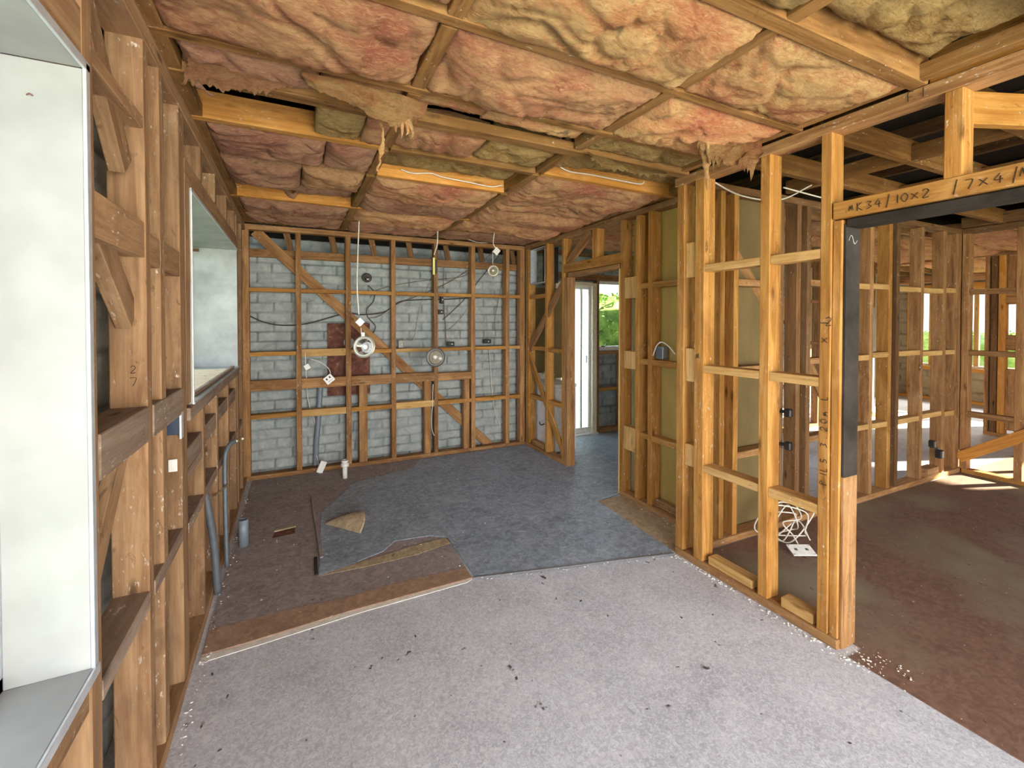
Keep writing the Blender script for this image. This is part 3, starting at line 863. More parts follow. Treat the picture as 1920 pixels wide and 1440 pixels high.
# studs and sill framing of the far wall
f7 = empty('stud_frame', (11.3, 3.5, 0), 'timber frame under and around the far bright window', 'wall frame')
for a in (1.2, 1.7, 2.4, 2.9, 3.5, 4.02, 4.72):
    stick('stud', 11.28, 11.37, a, a+0.05, 0.045, 0.60 if 2 < a < 4.5 else 2.4, 'orange', f7)
stick('sill_trimmer', 11.27, 11.37, 1.95, 4.72, 0.585, 0.655, 'orange', f7)
stick('bottom_plate', 11.27, 11.37, -1, 4.9, 0.0, 0.05, 'orange', f7)
stick('lintel', 11.28, 11.37, 1.9, 4.75, 2.14, 2.25, 'orange', f7)
stick('top_plate', 11.28, 11.37, -1, 4.9, 2.40, 2.45, 'red', f7)

# laundry back wall frame
f8 = empty('stud_frame', (4.0, 5.02, 0), 'red-brown timber frame around the laundry door and window', 'wall frame')
for a, b, z0, z1 in ((3.69, 3.735, 0, 2.40), (2.98, 3.03, 0.0, 2.40), (4.30, 4.36, 0.0, 2.40), (4.08, 4.13, 0.045, 1.08)):
    stick('stud', a, b, 4.99, 5.07, z0, z1, 'red', f8)
stick('sill_trimmer', 3.735, 4.30, 4.99, 5.07, 1.075, 1.125, 'red', f8)
stick('nog', 3.735, 4.08, 5.0, 5.07, 0.575, 0.62, 'golden', f8)
stick('lintel', 3.03, 4.36, 4.99, 5.06, 2.08, 2.16, 'red', f8)
stick('top_plate', 2.67, 4.4, 4.99, 5.07, 2.40, 2.45, 'darkwood', f8)
stick('bottom_plate', 3.735, 4.30, 4.98, 5.07, 0.01, 0.075, 'red', f8)

# ================================================================== CEILING FRAME
fc = empty('ceiling_frame', (0.9, 2.5, 2.45), 'brown timber ceiling joists and cross pieces holding up the pink insulation', 'ceiling frame')
JH = 0.125
def jst(x0, y0, x1, y1, m='ceiling', w=0.045, z=2.45, h=JH, nm='joist', par=fc):
    return bar(nm, (x0, y0, z+h/2), (x1, y1, z+h/2), w, h, m, par, (0, 1, 0) if abs(x1-x0) > abs(y1-y0) else (1, 0, 0))
for y in (-1.2, -0.75, -0.3, 0.15, 0.5):
    jst(-0.5, y, 2.25, y)
jst(-0.5, 0.925, 2.25, 0.925, w=0.06)
jst(-0.5, 1.335, 2.25, 1.40)
jst(-0.5, 1.815, 2.25, 1.85)
jst(-0.5, 2.09, 2.25, 2.12, w=0.075, h=0.05, z=2.445, nm='batten')
jst(-0.5, 2.50, 0.43, 2.51, 'golden', w=0.05)
jst(0.48, 2.51, 1.372, 2.52, w=0.05)
jst(1.428, 2.51, 2.6, 2.53, 'orange', w=0.05)
jst(0.485, 2.975, 1.372, 2.985, 'orange')
jst(-0.5, 3.90, 2.6, 3.92, 'orange')
jst(-0.5, 4.40, 2.6, 4.40)
jst(-0.5, 4.86, 2.6, 4.86)
for y0, y1 in ((0.15, .90), (0.95, 1.34), (1.39, 1.80), (1.86, 2.06), (2.14, 2.48), (2.54, 2.96), (3.02, 3.89), (3.94, 4.38), (4.42, 4.84)):
    jst(0.455, y0, 0.455, y1, 'ceiling', 0.055, 2.452, 0.095, 'cross_piece')
    jst(1.40, y0, 1.40, y1, 'ceiling', 0.055, 2.452, 0.095, 'cross_piece')
jst(2.20, 0.15, 2.20, 2.08, 'ceiling', 0.04, 2.452, 0.06, 'cross_piece')
jst(-0.40, -0.9, -0.40, 4.9, 'ceiling', 0.07, 2.452, 0.06, 'cross_piece')
jst(2.53, 2.2, 2.53, 4.9, 'ceiling', 0.06, 2.452, 0.06, 'cross_piece')

fc2 = empty('ceiling_frame', (4.2, 0.6, 2.45), 'dark open ceiling joists of the side room under the black roof space', 'ceiling frame')
for y in (-1.2, -0.75, -0.3, 0.15, 0.55, 0.93, 1.38, 1.83):
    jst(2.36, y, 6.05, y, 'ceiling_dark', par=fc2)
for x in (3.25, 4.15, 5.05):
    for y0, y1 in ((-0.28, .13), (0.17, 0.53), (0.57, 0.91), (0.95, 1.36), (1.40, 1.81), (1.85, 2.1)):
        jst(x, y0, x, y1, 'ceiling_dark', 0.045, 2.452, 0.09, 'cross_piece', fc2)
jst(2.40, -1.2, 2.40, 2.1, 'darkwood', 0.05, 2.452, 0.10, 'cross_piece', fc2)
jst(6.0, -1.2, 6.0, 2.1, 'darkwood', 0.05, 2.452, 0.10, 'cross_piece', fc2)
# strut seen through the top of the opening
bar('strut', (2.40, 0.86, 2.37), (3.6, 0.55, 2.44), 0.13, 0.04, 'orange', fc2, (0, 0, 1))
fc3 = empty('ceiling_frame', (8.5, 3.0, 2.45), 'ceiling joists of the rooms beyond the side room', 'ceiling frame')
for y in (2.5, 2.95, 3.4, 3.85, 4.3, 4.75):
    jst(2.68, y, 11.4, y, 'red', par=fc3)
for y in (1.9, 1.4, .9, .4, -.1):
    jst(6.15, y, 11.4, y, 'red', par=fc3)
# attic rafters
rf = empty('rafter_set', (2, 2, 2.8), 'dark rafters in the roof space above the joists', 'rafters')
for x in (-0.2, 0.7, 1.6, 2.5, 3.4, 4.3, 5.2, 6.1, 7.0):
    bar('rafter', (x, -2.8, 2.98), (x, 5.8, 2.98), 0.045, 0.10, 'darkwood', rf, (1, 0, 0))

# ================================================================== INSULATION
def batt(x0, x1, y0, y1, z=2.45, sag=0.035, thick=0.09, mat='pink', seed=0, label='', res=0.014, rag=0.012, fold=1.0, group=None, tilt=0.0):
    W, D = x1-x0, y1-y0
    nx, ny = max(6, int(W/res)), max(6, int(D/res))
    bm = bmesh.new()
    G = []
    sx = seed*13.37
    for i in range(nx+1):
        row = []
        s = i/nx
        for k in range(ny+1):
            t = k/ny
            x = x0 + W*s
            y = y0 + D*t
            es = min(s, 1-s)*W
            et = min(t, 1-t)*D
            e = min(es, et)
            ro = 1 - math.exp(-e/0.035)
            p = Vector((x*1.0+sx, y*1.0, seed*2.1))
            q = Vector((x*2.6+sx, y*3.6, seed*1.3))
            wig = noise.noise_vector(p*3.0)
            big = noise.noise(p*2.4 + wig*0.5)
            rid = 1-abs(noise.noise(q*1.1 + wig*0.9))*2.3           # sharp creases
            rid2 = 1-abs(noise.noise(q*2.7 + wig*1.6))*2.3
            fine = noise.noise(Vector((x*34+sx, y*60, seed)))
            fine2 = noise.noise(Vector((x*75+sx, y*95, seed+3)))
            h = -sag*ro*(0.9+0.7*big)
            h += fold*(0.026*max(0, rid)**3 + 0.014*max(0, rid2)**3)*ro
            h += 0.007*fine + 0.0035*fine2 + (1-ro)*0.015
            h += tilt*(s-0.5)
            ex = noise.noise(Vector((y*9, seed*3.3, 2 if s < .5 else 8)))*rag*(1 if es < 0.03 else 0)
            ey = noise.noise(Vector((x*9, seed*5.3, 3 if t < .5 else 9)))*rag*(1 if et < 0.03 else 0)
            row.append(bm.verts.new((x+ex-(x0+x1)/2, y+ey-(y0+y1)/2, h)))
        G.append(row)
    for i in range(nx):
        for k in range(ny):
            bm.faces.new((G[i][k], G[i][k+1], G[i+1][k+1], G[i+1][k]))
    be = [e for e in bm.edges if e.is_boundary]
    r = bmesh.ops.extrude_edge_only(bm, edges=be)
    nv = [g for g in r['geom'] if isinstance(g, bmesh.types.BMVert)]
    for v in nv:
        v.co.z = thick + 0.012*noise.noise(Vector((v.co.x*9, v.co.y*9, seed)))
    ee = [e for e in bm.edges if e.is_boundary]
    bmesh.ops.contextual_create(bm, geom=ee)
    bmesh.ops.recalc_face_normals(bm, faces=bm.faces[:])
    me = bpy.data.meshes.new('insulation_batt')
    bm.to_mesh(me); bm.free()
    o = link_mesh('insulation_batt', me, M[mat], None, Matrix.Translation(((x0+x1)/2, (y0+y1)/2, z)), True)
    tag(o, label, 'insulation', group or 'pink insulation batts between the ceiling joists')
    return o

cA, cB, cC, cD = (-0.37, 0.425), (0.485, 1.37), (1.43, 2.18), (1.43, 2.50)
B = batt
B(-0.37, 0.42, 0.18, 0.48, mat='pink', seed=51, label='pink batt overhead beside the bay window, partly out of the picture')
B(-0.37, 0.425, 0.96, 1.31, mat='pink', seed=1, sag=.03, label='thin pink batt strip by the first long joist beside the bay window')
B(0.485, 1.37, 0.96, 1.36, mat='peach', seed=2, sag=.045, label='bright peach yellow batt with torn fibres beyond the first long joist')
B(0.485, 1.37, 0.18, 0.48, mat='peach', seed=52, label='peach batt overhead in front of the first long joist')
B(0.485, 1.37, 0.53, 0.89, mat='olive', seed=53, label='ragged yellowish batt overhead before the first wide joist')
B(1.43, 2.18, 0.15, 0.89, z=2.53, mat='olive', seed=3, sag=.05, fold=1.6, label='olive yellow crumpled batt in the corner beside the black roof gap')
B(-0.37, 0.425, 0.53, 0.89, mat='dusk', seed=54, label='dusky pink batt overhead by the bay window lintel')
B(*cC, 0.96, 1.37, mat='peach', seed=4, sag=.03, label='peach pink batt with red streaks next to the partition top plate')
B(*cA, 1.375, 1.79, mat='pink', seed=5, sag=.05, label='large pink creased batt by the window wall, second row of joists')
B(*cB, 1.40, 1.815, mat='pink', seed=6, sag=.05, label='large pink batt with two dark flecks in the middle of the ceiling')
B(*cC, 1.425, 1.825, mat='peach', seed=7, sag=.05, label='peach batt with a tattered hanging end above the partition corner')
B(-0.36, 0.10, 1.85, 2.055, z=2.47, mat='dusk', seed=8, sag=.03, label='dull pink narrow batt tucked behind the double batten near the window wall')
B(0.11, 0.425, 1.85, 2.055, z=2.48, mat='pink', seed=9, sag=.02, label='narrow pink batt beside the hanging flap')
B(0.485, 0.80, 1.86, 1.98, z=2.47, mat='peach', seed=10, sag=.02, label='short bright batt offcut above the double batten')
B(0.81, 1.35, 1.87, 2.02, z=2.475, mat='peach', seed=11, sag=.02, label='ragged orange batt strip above the double batten')
B(1.44, 2.15, 1.87, 2.07, z=2.46, mat='olive', seed=12, sag=.03, fold=1.5, label='yellow grey tattered batt strip above the end of the double batten')
B(0.10, 0.31, 2.16, 2.47, z=2.45, mat='olive', seed=13, sag=.02, label='square tan batt offcut with black flecks beside the dark ceiling gap')
B(0.32, 0.425, 2.20, 2.47, z=2.44, mat='pink', seed=14, sag=.015, label='small flat pink batt offcut next to the square tan one')
B(0.485, 0.92, 2.15, 2.47, z=2.46, mat='pink', seed=15, sag=.03, label='short pink batt beyond the double batten, curled at one end')
B(0.95, 1.36, 2.16, 2.47, z=2.47, mat='olive', seed=16, sag=.03, fold=1.6, label='short grey yellow rolled batt beyond the double batten')
B(*cD, 2.16, 2.44, z=2.50, mat='olive', seed=17, sag=.03, fold=1.7, label='shaggy brown batt sunk above the stapled white cable')
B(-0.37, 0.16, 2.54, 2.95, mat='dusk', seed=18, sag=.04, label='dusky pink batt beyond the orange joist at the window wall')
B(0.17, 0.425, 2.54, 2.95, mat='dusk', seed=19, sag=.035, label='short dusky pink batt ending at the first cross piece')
B(0.485, 1.37, 2.54, 2.94, z=2.52, mat='olive', seed=20, sag=.03, fold=1.7, label='shaggy grey brown batt sunk above the loose cable clips')
B(*cD, 2.55, 3.40, mat='pink', seed=21, sag=.05, label='wide pink batt sagging beside the cupboard partition')
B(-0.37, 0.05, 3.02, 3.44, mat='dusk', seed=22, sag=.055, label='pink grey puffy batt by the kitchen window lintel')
B(0.06, 0.425, 3.02, 3.46, mat='pink', seed=23, sag=.055, label='puffy pink batt ending at the hanging lamp cable')
B(*cB, 3.03, 3.45, mat='pink', seed=24, sag=.055, label='rosy pink batt behind the orange joist over the middle of the kitchen')
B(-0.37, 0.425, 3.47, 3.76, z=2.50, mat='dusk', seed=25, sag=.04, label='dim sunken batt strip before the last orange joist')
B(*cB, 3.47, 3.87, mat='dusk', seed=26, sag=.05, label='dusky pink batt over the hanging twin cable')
B(*cD, 3.42, 3.87, mat='pink', seed=27, sag=.055, label='ragged pink batt by the laundry doorway head')
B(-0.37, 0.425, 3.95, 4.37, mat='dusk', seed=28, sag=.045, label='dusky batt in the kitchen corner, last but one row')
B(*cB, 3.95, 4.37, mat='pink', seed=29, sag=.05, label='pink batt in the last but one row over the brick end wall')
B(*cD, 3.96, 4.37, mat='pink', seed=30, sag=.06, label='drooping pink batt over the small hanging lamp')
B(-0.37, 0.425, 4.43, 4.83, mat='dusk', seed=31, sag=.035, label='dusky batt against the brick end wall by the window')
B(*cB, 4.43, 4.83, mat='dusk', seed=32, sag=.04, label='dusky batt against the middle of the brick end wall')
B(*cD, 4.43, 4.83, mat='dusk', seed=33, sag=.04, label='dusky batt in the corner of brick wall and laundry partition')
# other rooms
B(2.70, 4.35, 2.56, 2.92, seed=40, res=.03, mat='pink', label='pink batt over the cupboard behind the partition', group='insulation batts in the other rooms')
B(2.70, 4.35, 3.0, 3.38, seed=41, res=.03, mat='pink', label='rosy batt over the laundry doorway side', group='insulation batts in the other rooms')
B(2.70, 4.35, 3.44, 3.83, seed=42, res=.03, mat='pink', label='rosy batt over the middle of the laundry', group='insulation batts in the other rooms')
B(2.70, 4.35, 3.9, 4.28, seed=43, res=.03, mat='pink', label='rosy batt over the laundry tub', group='insulation batts in the other rooms')
B(2.70, 4.35, 4.34, 4.72, seed=44, res=.03, mat='pink', label='rosy batt along the laundry outer wall', group='insulation batts in the other rooms')
k = 60
for xa, xb in ((6.2, 7.9), (7.95, 9.7), (9.75, 11.35)):
    for ya, yb in ((1.45, 1.87), (1.93, 2.46), (2.54, 2.92), (3.0, 3.37), (3.44, 3.82)):
        k += 1
        B(xa, xb, ya, yb, seed=k, res=.04, sag=.05, mat='peach' if k % 2 else 'pink', label='sunlit pink batt over the bright far rooms', group='sunlit batts over the far rooms')
for xa, xb in ((4.45, 5.9),):
    for ya, yb in ((2.56, 2.92), (3.0, 3.37), (3.44, 3.82)):
        k += 1
        B(xa, xb, ya, yb, seed=k, res=.04, sag=.05, mat='pink', label='batt over the passage behind the side room frame', group='batts over the passage')

def tuft(name, pts, radii, mat, label, flat=0.45, seed=1):
    bm = bmesh.new()
    c = Vector(pts[0])
    tube_bm(bm, [Vector(p)-c for p in pts], 0.01, 14, 8, radii, flat)
    for v in bm.verts:
        d = noise.noise_vector(v.co*38 + Vector((seed*7, 0, 0)))
        v.co += d*0.010 + noise.noise_vector(v.co*90)*0.004
    bmesh.ops.recalc_face_normals(bm, faces=bm.faces[:])
    me = bpy.data.meshes.new(name)
    bm.to_mesh(me); bm.free()
    o = link_mesh(name, me, M[mat], None, Matrix.Translation(c), True)
    return tag(o, label, 'insulation')

# ragged sheets of insulation drooping from the ceiling
def ragged_sheet(name, top, low, mat, label, seed=1, ragged=0.02, thick=0.022, fluff=1.0):
    """top / low: polylines (same count) of the attached edge and the hanging edge"""
    bm = bmesh.new()
    N, Kk = 60, 26
    T = smooth_path(top, 10); L = smooth_path(low, 10)
    def at(P, s):
        f = s*(len(P)-1); k = min(int(f), len(P)-2)
        return P[k].lerp(P[k+1], f-k)
    G = []
    for i in range(N+1):
        s = i/N
        a, b = at(T, s), at(L, s)
        row = []
        for k2 in range(Kk+1):
            t = k2/Kk
            p = a.lerp(b, t)
            sv = Vector((seed*5.1, 0, 0))
            p += (noise.noise_vector(p*8+sv)*0.020 + noise.noise_vector(p*22+sv)*0.012 + noise.noise_vector(p*60+sv)*0.005)*fluff*min(1, .3+t*1.5)
            p += Vector((0, -0.02, -0.015))*sin(pi*t)
            if t > .8:
                p += Vector((0, 0, -ragged*(t-.8)*5*max(-.4, noise.noise(Vector((s*26, seed*3.0, 2)))+.3)))
            row.append(bm.verts.new(p))
        G.append(row)
    for i in range(N):
        for k2 in range(Kk):
            bm.faces.new((G[i][k2], G[i+1][k2], G[i+1][k2+1], G[i][k2+1]))
    bmesh.ops.solidify(bm, geom=bm.faces[:], thickness=thick)
    me = bpy.data.meshes.new(name)
    bm.to_mesh(me); bm.free()
    o = link_mesh(name, me, M[mat], None, None, True)
    return tag(o, label, 'insulation')
H = hit
fo = ragged_sheet('insulation_flap', [H(566, 133, 2, 2.435), H(650, 152, 2, 2.43), H(730, 172, 2, 2.43), H(803, 192, 2, 2.44)],
    [H(570, 150, 1, 1.86), H(660, 192, 1, 1.88), H(745, 238, 1, 1.90), H(778, 226, 1, 1.93)], 'peach', 'bright peach triangular flap of insulation drooping from the ceiling', 3)
tip = H(750, 235, 1, 1.90)
for j, (dx, Lw) in enumerate(((-0.012, .03), (0.006, .05), (0.022, .035), (0.035, .05))):
    tube('fibre_wisp', [tip+Vector((dx, 0, .03)), tip+Vector((dx*1.5, 0, -Lw*.5)), tip+Vector((dx*1.2, 0.004, -Lw))], .004, 'peach', fo, 6, 5, [.012, .006, .001])
ragged_sheet('insulation_flap', [H(1296, 248, 1, 1.66), H(1340, 244, 1, 1.62), H(1385, 240, 1, 1.58), H(1428, 262, 1, 1.52)],
    [H(1300, 270, 1, 1.60), H(1340, 300, 1, 1.56), H(1380, 300, 1, 1.52), H(1412, 318, 1, 1.49)], 'peach', 'shredded peach insulation hanging over the partition top plate', 5, 0.06, 0.02, 1.4)
ragged_sheet('insulation_flap', [H(1100, 285, 2, 2.44), H(1150, 300, 2, 2.44), H(1200, 312, 2, 2.44), H(1250, 322, 2, 2.44)],
    [H(1105, 300, 1, 2.00), H(1150, 312, 1, 2.02), H(1200, 326, 1, 2.04), H(1245, 330, 1, 2.05)], 'olive', 'tattered yellowish shreds of insulation over the end of the double batten', 8, 0.03)
ragged_sheet('insulation_flap', [H(355, 92, 1, 2.0), H(420, 118, 1, 2.0), H(500, 140, 1, 2.0), H(562, 148, 1, 2.0)],
    [H(352, 140, 1, 1.98), H(410, 158, 1, 1.98), H(480, 166, 1, 1.98), H(560, 160, 1, 2.0)], 'pink', 'slumped pink insulation edge over the double batten by the window wall', 11, 0.03)
p = hit(712, 205, 1, 1.97)
tuft('insulation_string', [hit(700, 190, 1, 1.97), p, hit(717, 250, 1, 1.97), hit(715, 290, 1, 1.97), hit(709, 322, 1, 1.97)], [.006, .004, .009, .004], 'peach', 'thin twisted string of insulation dangling beside the flap', 0.8, 3)
tuft('insulation_tuft', [hit(1318, 262, 1, 1.60), hit(1322, 290, 1, 1.60), hit(1325, 325, 1, 1.60), hit(1327, 358, 1, 1.60)], [.040, .020, .012, .003], 'peach', 'long peach tuft of insulation hanging at the partition corner', 0.5, 4)
tuft('insulation_tuft', [hit(368, 150, 1, 2.02), hit(376, 163, 1, 2.02), hit(400, 182, 1, 2.02)], [.020, .012, .004], 'dusk', 'small grey tuft hanging over the dark gap by the window wall', 0.5, 7)
tuft('insulation_tuft', [hit(530, 345, 1, 3.85), hit(548, 368, 1, 3.85), hit(560, 355, 1, 3.85)], [.035, .03, .02], 'dusk', 'grey tuft drooping over the last orange joist', 0.5, 8)

# ================================================================== WINDOWS AND DOORS
# bay window beside the viewpoint
w1 = empty('window_1', (-0.5, 0.3, 0.75), 'white lined bay window close beside the viewpoint', 'window', kind='structure')
XW = -0.545
slab('window_lining', XW, XL1+0.006, 1.283, 1.299, 0.745, 2.062, 'lining', w1)
slab('window_lining', XW, XL1+0.006, -0.9, 1.283, 2.062, 2.078, 'lining', w1)
slab('window_sill', XW, XL1+0.010, -0.9, 1.283, 0.730, 0.757, 'lining', w1)
slab('window_lining', XW, XL1+0.006, -0.92, -0.9, 0.745, 2.062, 'lining', w1)
stick('edge_trim', XL1+0.006, XL1+0.013, 1.281, 1.301, 0.745, 2.075, 'alu', w1, .001, 0)
stick('edge_trim', XL1+0.006, XL1+0.013, -0.9, 1.301, 2.060, 2.080, 'alu', w1, .001, 0)
stick('edge_trim', XL1+0.010, XL1+0.016, -0.9, 1.301, 0.735, 0.757, 'alu', w1, .001, 0)
for a in ((XW-0.045, XW, 1.250, 1.290, 0.745, 2.065), (XW-0.045, XW, -0.9, -0.86, 0.745, 2.065), (XW-0.045, XW, 0.18, 0.22, 0.745, 2.065)):
    stick('window_frame', *a, 'alu', w1, .002, 0)
stick('window_frame', XW-0.045, XW, -0.9, 1.29, 2.03, 2.07, 'alu', w1, .002, 0)
stick('window_frame', XW-0.045, XW, -0.9, 1.29, 0.74, 0.785, 'alu', w1, .002, 0)
slab('glass_pane', XW-0.025, XW-0.021, -0.87, 1.26, 0.78, 2.04, 'glass', w1, 0)
tube('staple', [(-0.492, 1.281, 1.985), (-0.487, 1.279, 1.988), (-0.482, 1.280, 1.985)], .0015, 'cable_brown', w1, 6)

# kitchen window
w2 = empty('window_2', (-0.55, 3.3, 1.16), 'deep lined kitchen window with a loose pale board on its sill', 'window', kind='structure')
slab('window_lining', -0.745, XL1+0.004, 4.252, 4.264, 1.150, 2.105, 'lining_aged', w2)
slab('window_lining', -0.745, XL1+0.004, 2.427, 4.252, 2.098, 2.112, 'lining_aged', w2)
slab('window_lining', -0.745, XL1+0.004, 2.426, 2.438, 1.150, 2.10, 'lining_aged', w2)
slab('window_sill', -0.745, XL1+0.014, 2.427, 4.252, 1.150, 1.160, 'lining_aged', w2)
stick('edge_trim', XL1+0.004, XL1+0.009, 2.424, 2.440, 1.150, 2.112, 'white', w2, .001, 0)
stick('edge_trim', XL1+0.004, XL1+0.009, 2.424, 4.262, 2.096, 2.112, 'alu', w2, .001, 0)
for a in ((-0.79, -0.745, 4.21, 4.26, 1.15, 2.11), (-0.79, -0.745, 2.43, 2.47, 1.15, 2.11), (-0.79, -0.745, 3.3, 3.34, 1.15, 2.11)):
    stick('window_frame', *a, 'alu', w2, .002, 0)
stick('window_frame', -0.79, -0.745, 2.43, 4.26, 2.07, 2.11, 'alu', w2, .002, 0)
stick('window_frame', -0.79, -0.735, 2.43, 4.26, 1.15, 1.19, 'alu', w2, .002, 0)
slab('glass_pane', -0.77, -0.766, 2.45, 4.24, 1.18, 2.08, 'glass', w2, 0)
stick('window_latch', -0.745, -0.735, 4.1, 4.2, 1.185, 1.20, 'black', w2, .001, 0)
stick('window_frame', -0.72, -0.66, 4.236, 4.25, 2.068, 2.09, 'darkwood', w2, .001, 0)
pb = slab('loose_board', -0.70, -0.44, 2.55, 3.95, 1.1605, 1.172, 'pine_ply')
tag(pb, 'pale plywood board lying on the kitchen window sill', 'board')
pb = bar('sill_batten', (-0.435, 2.60, 1.170), (-0.425, 4.10, 1.170), 0.022, 0.018, 'dusty', None, (1, 0, 0))
tag(pb, 'dusty thin batten lying along the edge of the kitchen window sill', 'batten')

# laundry door and window
d1 = empty('door_1', (3.35, 5.05, 0), 'white glazed laundry door standing closed, its pane frosted to glow with daylight', 'door', kind='structure')
stick('door_frame', 3.615, 3.685, 4.975, 5.09, 0.02, 2.04, 'cream_paint', d1)
stick('door_frame', 3.04, 3.10, 4.975, 5.09, 0.02, 2.04, 'cream_paint', d1)
stick('door_frame', 3.10, 3.615, 4.975, 5.09, 2.0, 2.05, 'cream_paint', d1)
stick('door_sill', 3.04, 3.70, 4.95, 5.11, 0.0, 0.03, 'white_door', d1)
for a in ((3.105, 3.15), (3.58, 3.61)):
    stick('door_stile', a[0], a[1], 5.02, 5.06, 0.035, 1.995, 'white_door', d1)
stick('door_rail', 3.15, 3.58, 5.02, 5.06, 0.035, 0.10, 'white_door', d1)
stick('door_rail', 3.15, 3.58, 5.02, 5.06, 1.96, 1.995, 'white_door', d1)
stick('glazing_bar', 3.45, 3.48, 5.02, 5.055, 0.1, 1.96, 'white_door', d1)
slab('glass_pane', 3.15, 3.58, 5.038, 5.042, 0.1, 1.96, 'frosted', d1, 0)
stick('door_handle', 3.525, 3.54, 4.99, 5.02, 0.97, 1.07, 'alu', d1)
w3 = empty('window_3', (4.0, 5.05, 1.13), 'white laundry window looking onto a green hedge', 'window', kind='structure')
stick('window_frame', 3.737, 3.765, 5.03, 5.08, 1.13, 2.09, 'white_door', w3, .002, 0)
stick('window_frame', 4.27, 4.30, 5.03, 5.08, 1.13, 2.09, 'white_door', w3, .002, 0)
stick('window_frame', 3.765, 4.27, 5.03, 5.08, 2.04, 2.09, 'white_door', w3, .002, 0)
stick('window_frame', 3.765, 4.27, 5.03, 5.08, 1.13, 1.185, 'white_door', w3, .002, 0)
slab('glass_pane', 3.765, 4.27, 5.052, 5.056, 1.185, 2.04, 'glass', w3, 0)
tube('window_latch', [(3.79, 5.02, 1.19), (3.83, 5.01, 1.185), (3.86, 5.02, 1.20), (3.88, 5.02, 1.225)], .007, 'black', w3, 8)
# far window
w4 = empty('window_4', (11.45, 3.0, 0.66), 'bright far window with a wooden mullion', 'window', kind='structure')
for y in (3.74, 4.40, 4.65, 1.95, 2.5, 3.1):
    stick('window_mullion', 11.40, 11.46, y, y+0.07, 0.66, 2.14, 'pale_face', w4)
stick('window_frame', 11.40, 11.47, 1.9, 4.72, 0.655, 0.70, 'white_door', w4)
stick('window_frame', 11.40, 11.47, 1.9, 4.72, 2.10, 2.15, 'pale_face', w4)
slab('glass_pane', 11.43, 11.434, 1.92, 4.70, 0.70, 2.10, 'glass', w4, 0)

# ================================================================== OUTDOORS
def hedge(name, x0, x1, y0, y1, z0, z1, n, label, seed):
    rnd = random.Random(seed)
    bm = bmesh.new()
    cx, cy, cz = (x0+x1)/2, (y0+y1)/2, (z0+z1)/2
    bmesh.ops.create_icosphere(bm, subdivisions=4, radius=1)
    for v in bm.verts:
        d = v.co.normalized()
        k = 1/max(abs(d.x), abs(d.y), abs(d.z))**0.72
        k *= 1 + 0.10*noise.noise(d*3+Vector((seed, 0, 0)))
        v.co = Vector((d.x*k*(x1-x0)/2*.93, d.y*k*(y1-y0)/2*.93, d.z*k*(z1-z0)/2*.95))
    core = [v.co.copy() for v in bm.verts]
    for _ in range(n):
        c = rnd.choice(core)
        p = c*rnd.uniform(0.97, 1.06) + Vector([rnd.uniform(-.06, .06) for _ in range(3)])
        a = Vector([rnd.uniform(-1, 1) for _ in range(3)]).normalized()
        b = a.cross(Vector([rnd.uniform(-1, 1) for _ in range(3)])).normalized()
        s = rnd.uniform(.03, .06)
        q = [bm.verts.new(p-a*s), bm.verts.new(p+b*s*.5), bm.verts.new(p+a*s), bm.verts.new(p-b*s*.5)]
        bm.faces.new(q)
    me = bpy.data.meshes.new(name)
    bm.to_mesh(me); bm.free()
    o = link_mesh(name, me, M['leaf'], None, Matrix.Translation((cx, cy, cz)))
    return tag(o, label, 'hedge')
hedge('hedge', 3.6, 7.6, 7.2, 8.6, -0.45, 2.1, 9000, 'yellow green hedge outside the laundry window', 2)
w5 = empty('window_5', (11.45, 0.0, 0.66), 'side window of the far room letting the low sun in', 'window', kind='structure')
for z in (0.66, 2.10):
    stick('window_frame', 11.40, 11.47, -0.40, 0.57, z, z+0.04, 'pale_face', w5)
for y in (-0.41, 0.54):
    stick('window_frame', 11.40, 11.47, y, y+0.03, 0.70, 2.10, 'pale_face', w5)
slab('glass_pane', 11.43, 11.434, -0.38, 0.54, 0.70, 2.10, 'glass', w5, 0)
hedge('hedge', 20.5, 22.0, 4.0, 9.5, -0.45, 1.2, 3000, 'low shrubs outside the far bright window', 3)

# ================================================================== PIPES, BOARDS ON THE END WALL
rs = slab('rusty_panel', 0.318, 0.745, 5.066, 5.074, 0.745, 1.505, 'rust')
tag(rs, 'rusty dark metal panel fixed on the grey bricks behind the studs', 'metal panel')
t = []
bm = bmesh.new()
c = []
for k in range(18):
    a = 2*pi*k/18
    r = 0.055*(1+0.28*noise.noise(Vector((cos(a)*1.4, sin(a)*1.4, 3))))
    c.append((r*cos(a), r*sin(a)))
lo = [bm.verts.new((x, 0, z)) for x, z in c]; hi = [bm.verts.new((x*.8, -0.006, z*.8)) for x, z in c]
bm.faces.new(hi)
for k in range(18): bm.faces.new((lo[k], lo[(k+1) % 18], hi[(k+1) % 18], hi[k]))
bmesh.ops.recalc_face_normals(bm, faces=bm.faces[:])
me = bpy.data.meshes.new('cement_patch'); bm.to_mesh(me); bm.free()
link_mesh('cement_patch', me, M['block'], rs, Matrix.Translation((0.53, 5.0655, 1.30)))
pp = tube('waste_pipe', [(0.195, 5.052, 0.0), (0.205, 5.052, 0.25), (0.225, 5.05, 0.5), (0.245, 5.05, 0.83), (0.25, 5.05, 0.92)], .026, 'lead_pipe', None, 14)
tag(pp, 'dark blue grey pipe rising behind the studs below the rusty panel', 'pipe')
wt = slab('white_box', -0.030, 0.030, -0.014, 0.014, -0.06, 0.06, 'white')
wt.matrix_basis = Matrix.Translation((0.245, 4.89, 0.065)) @ Matrix.Rotation(radians(24), 4, 'Y')
tag(wt, 'slim white plastic box leaning at the foot of the end wall', 'box')
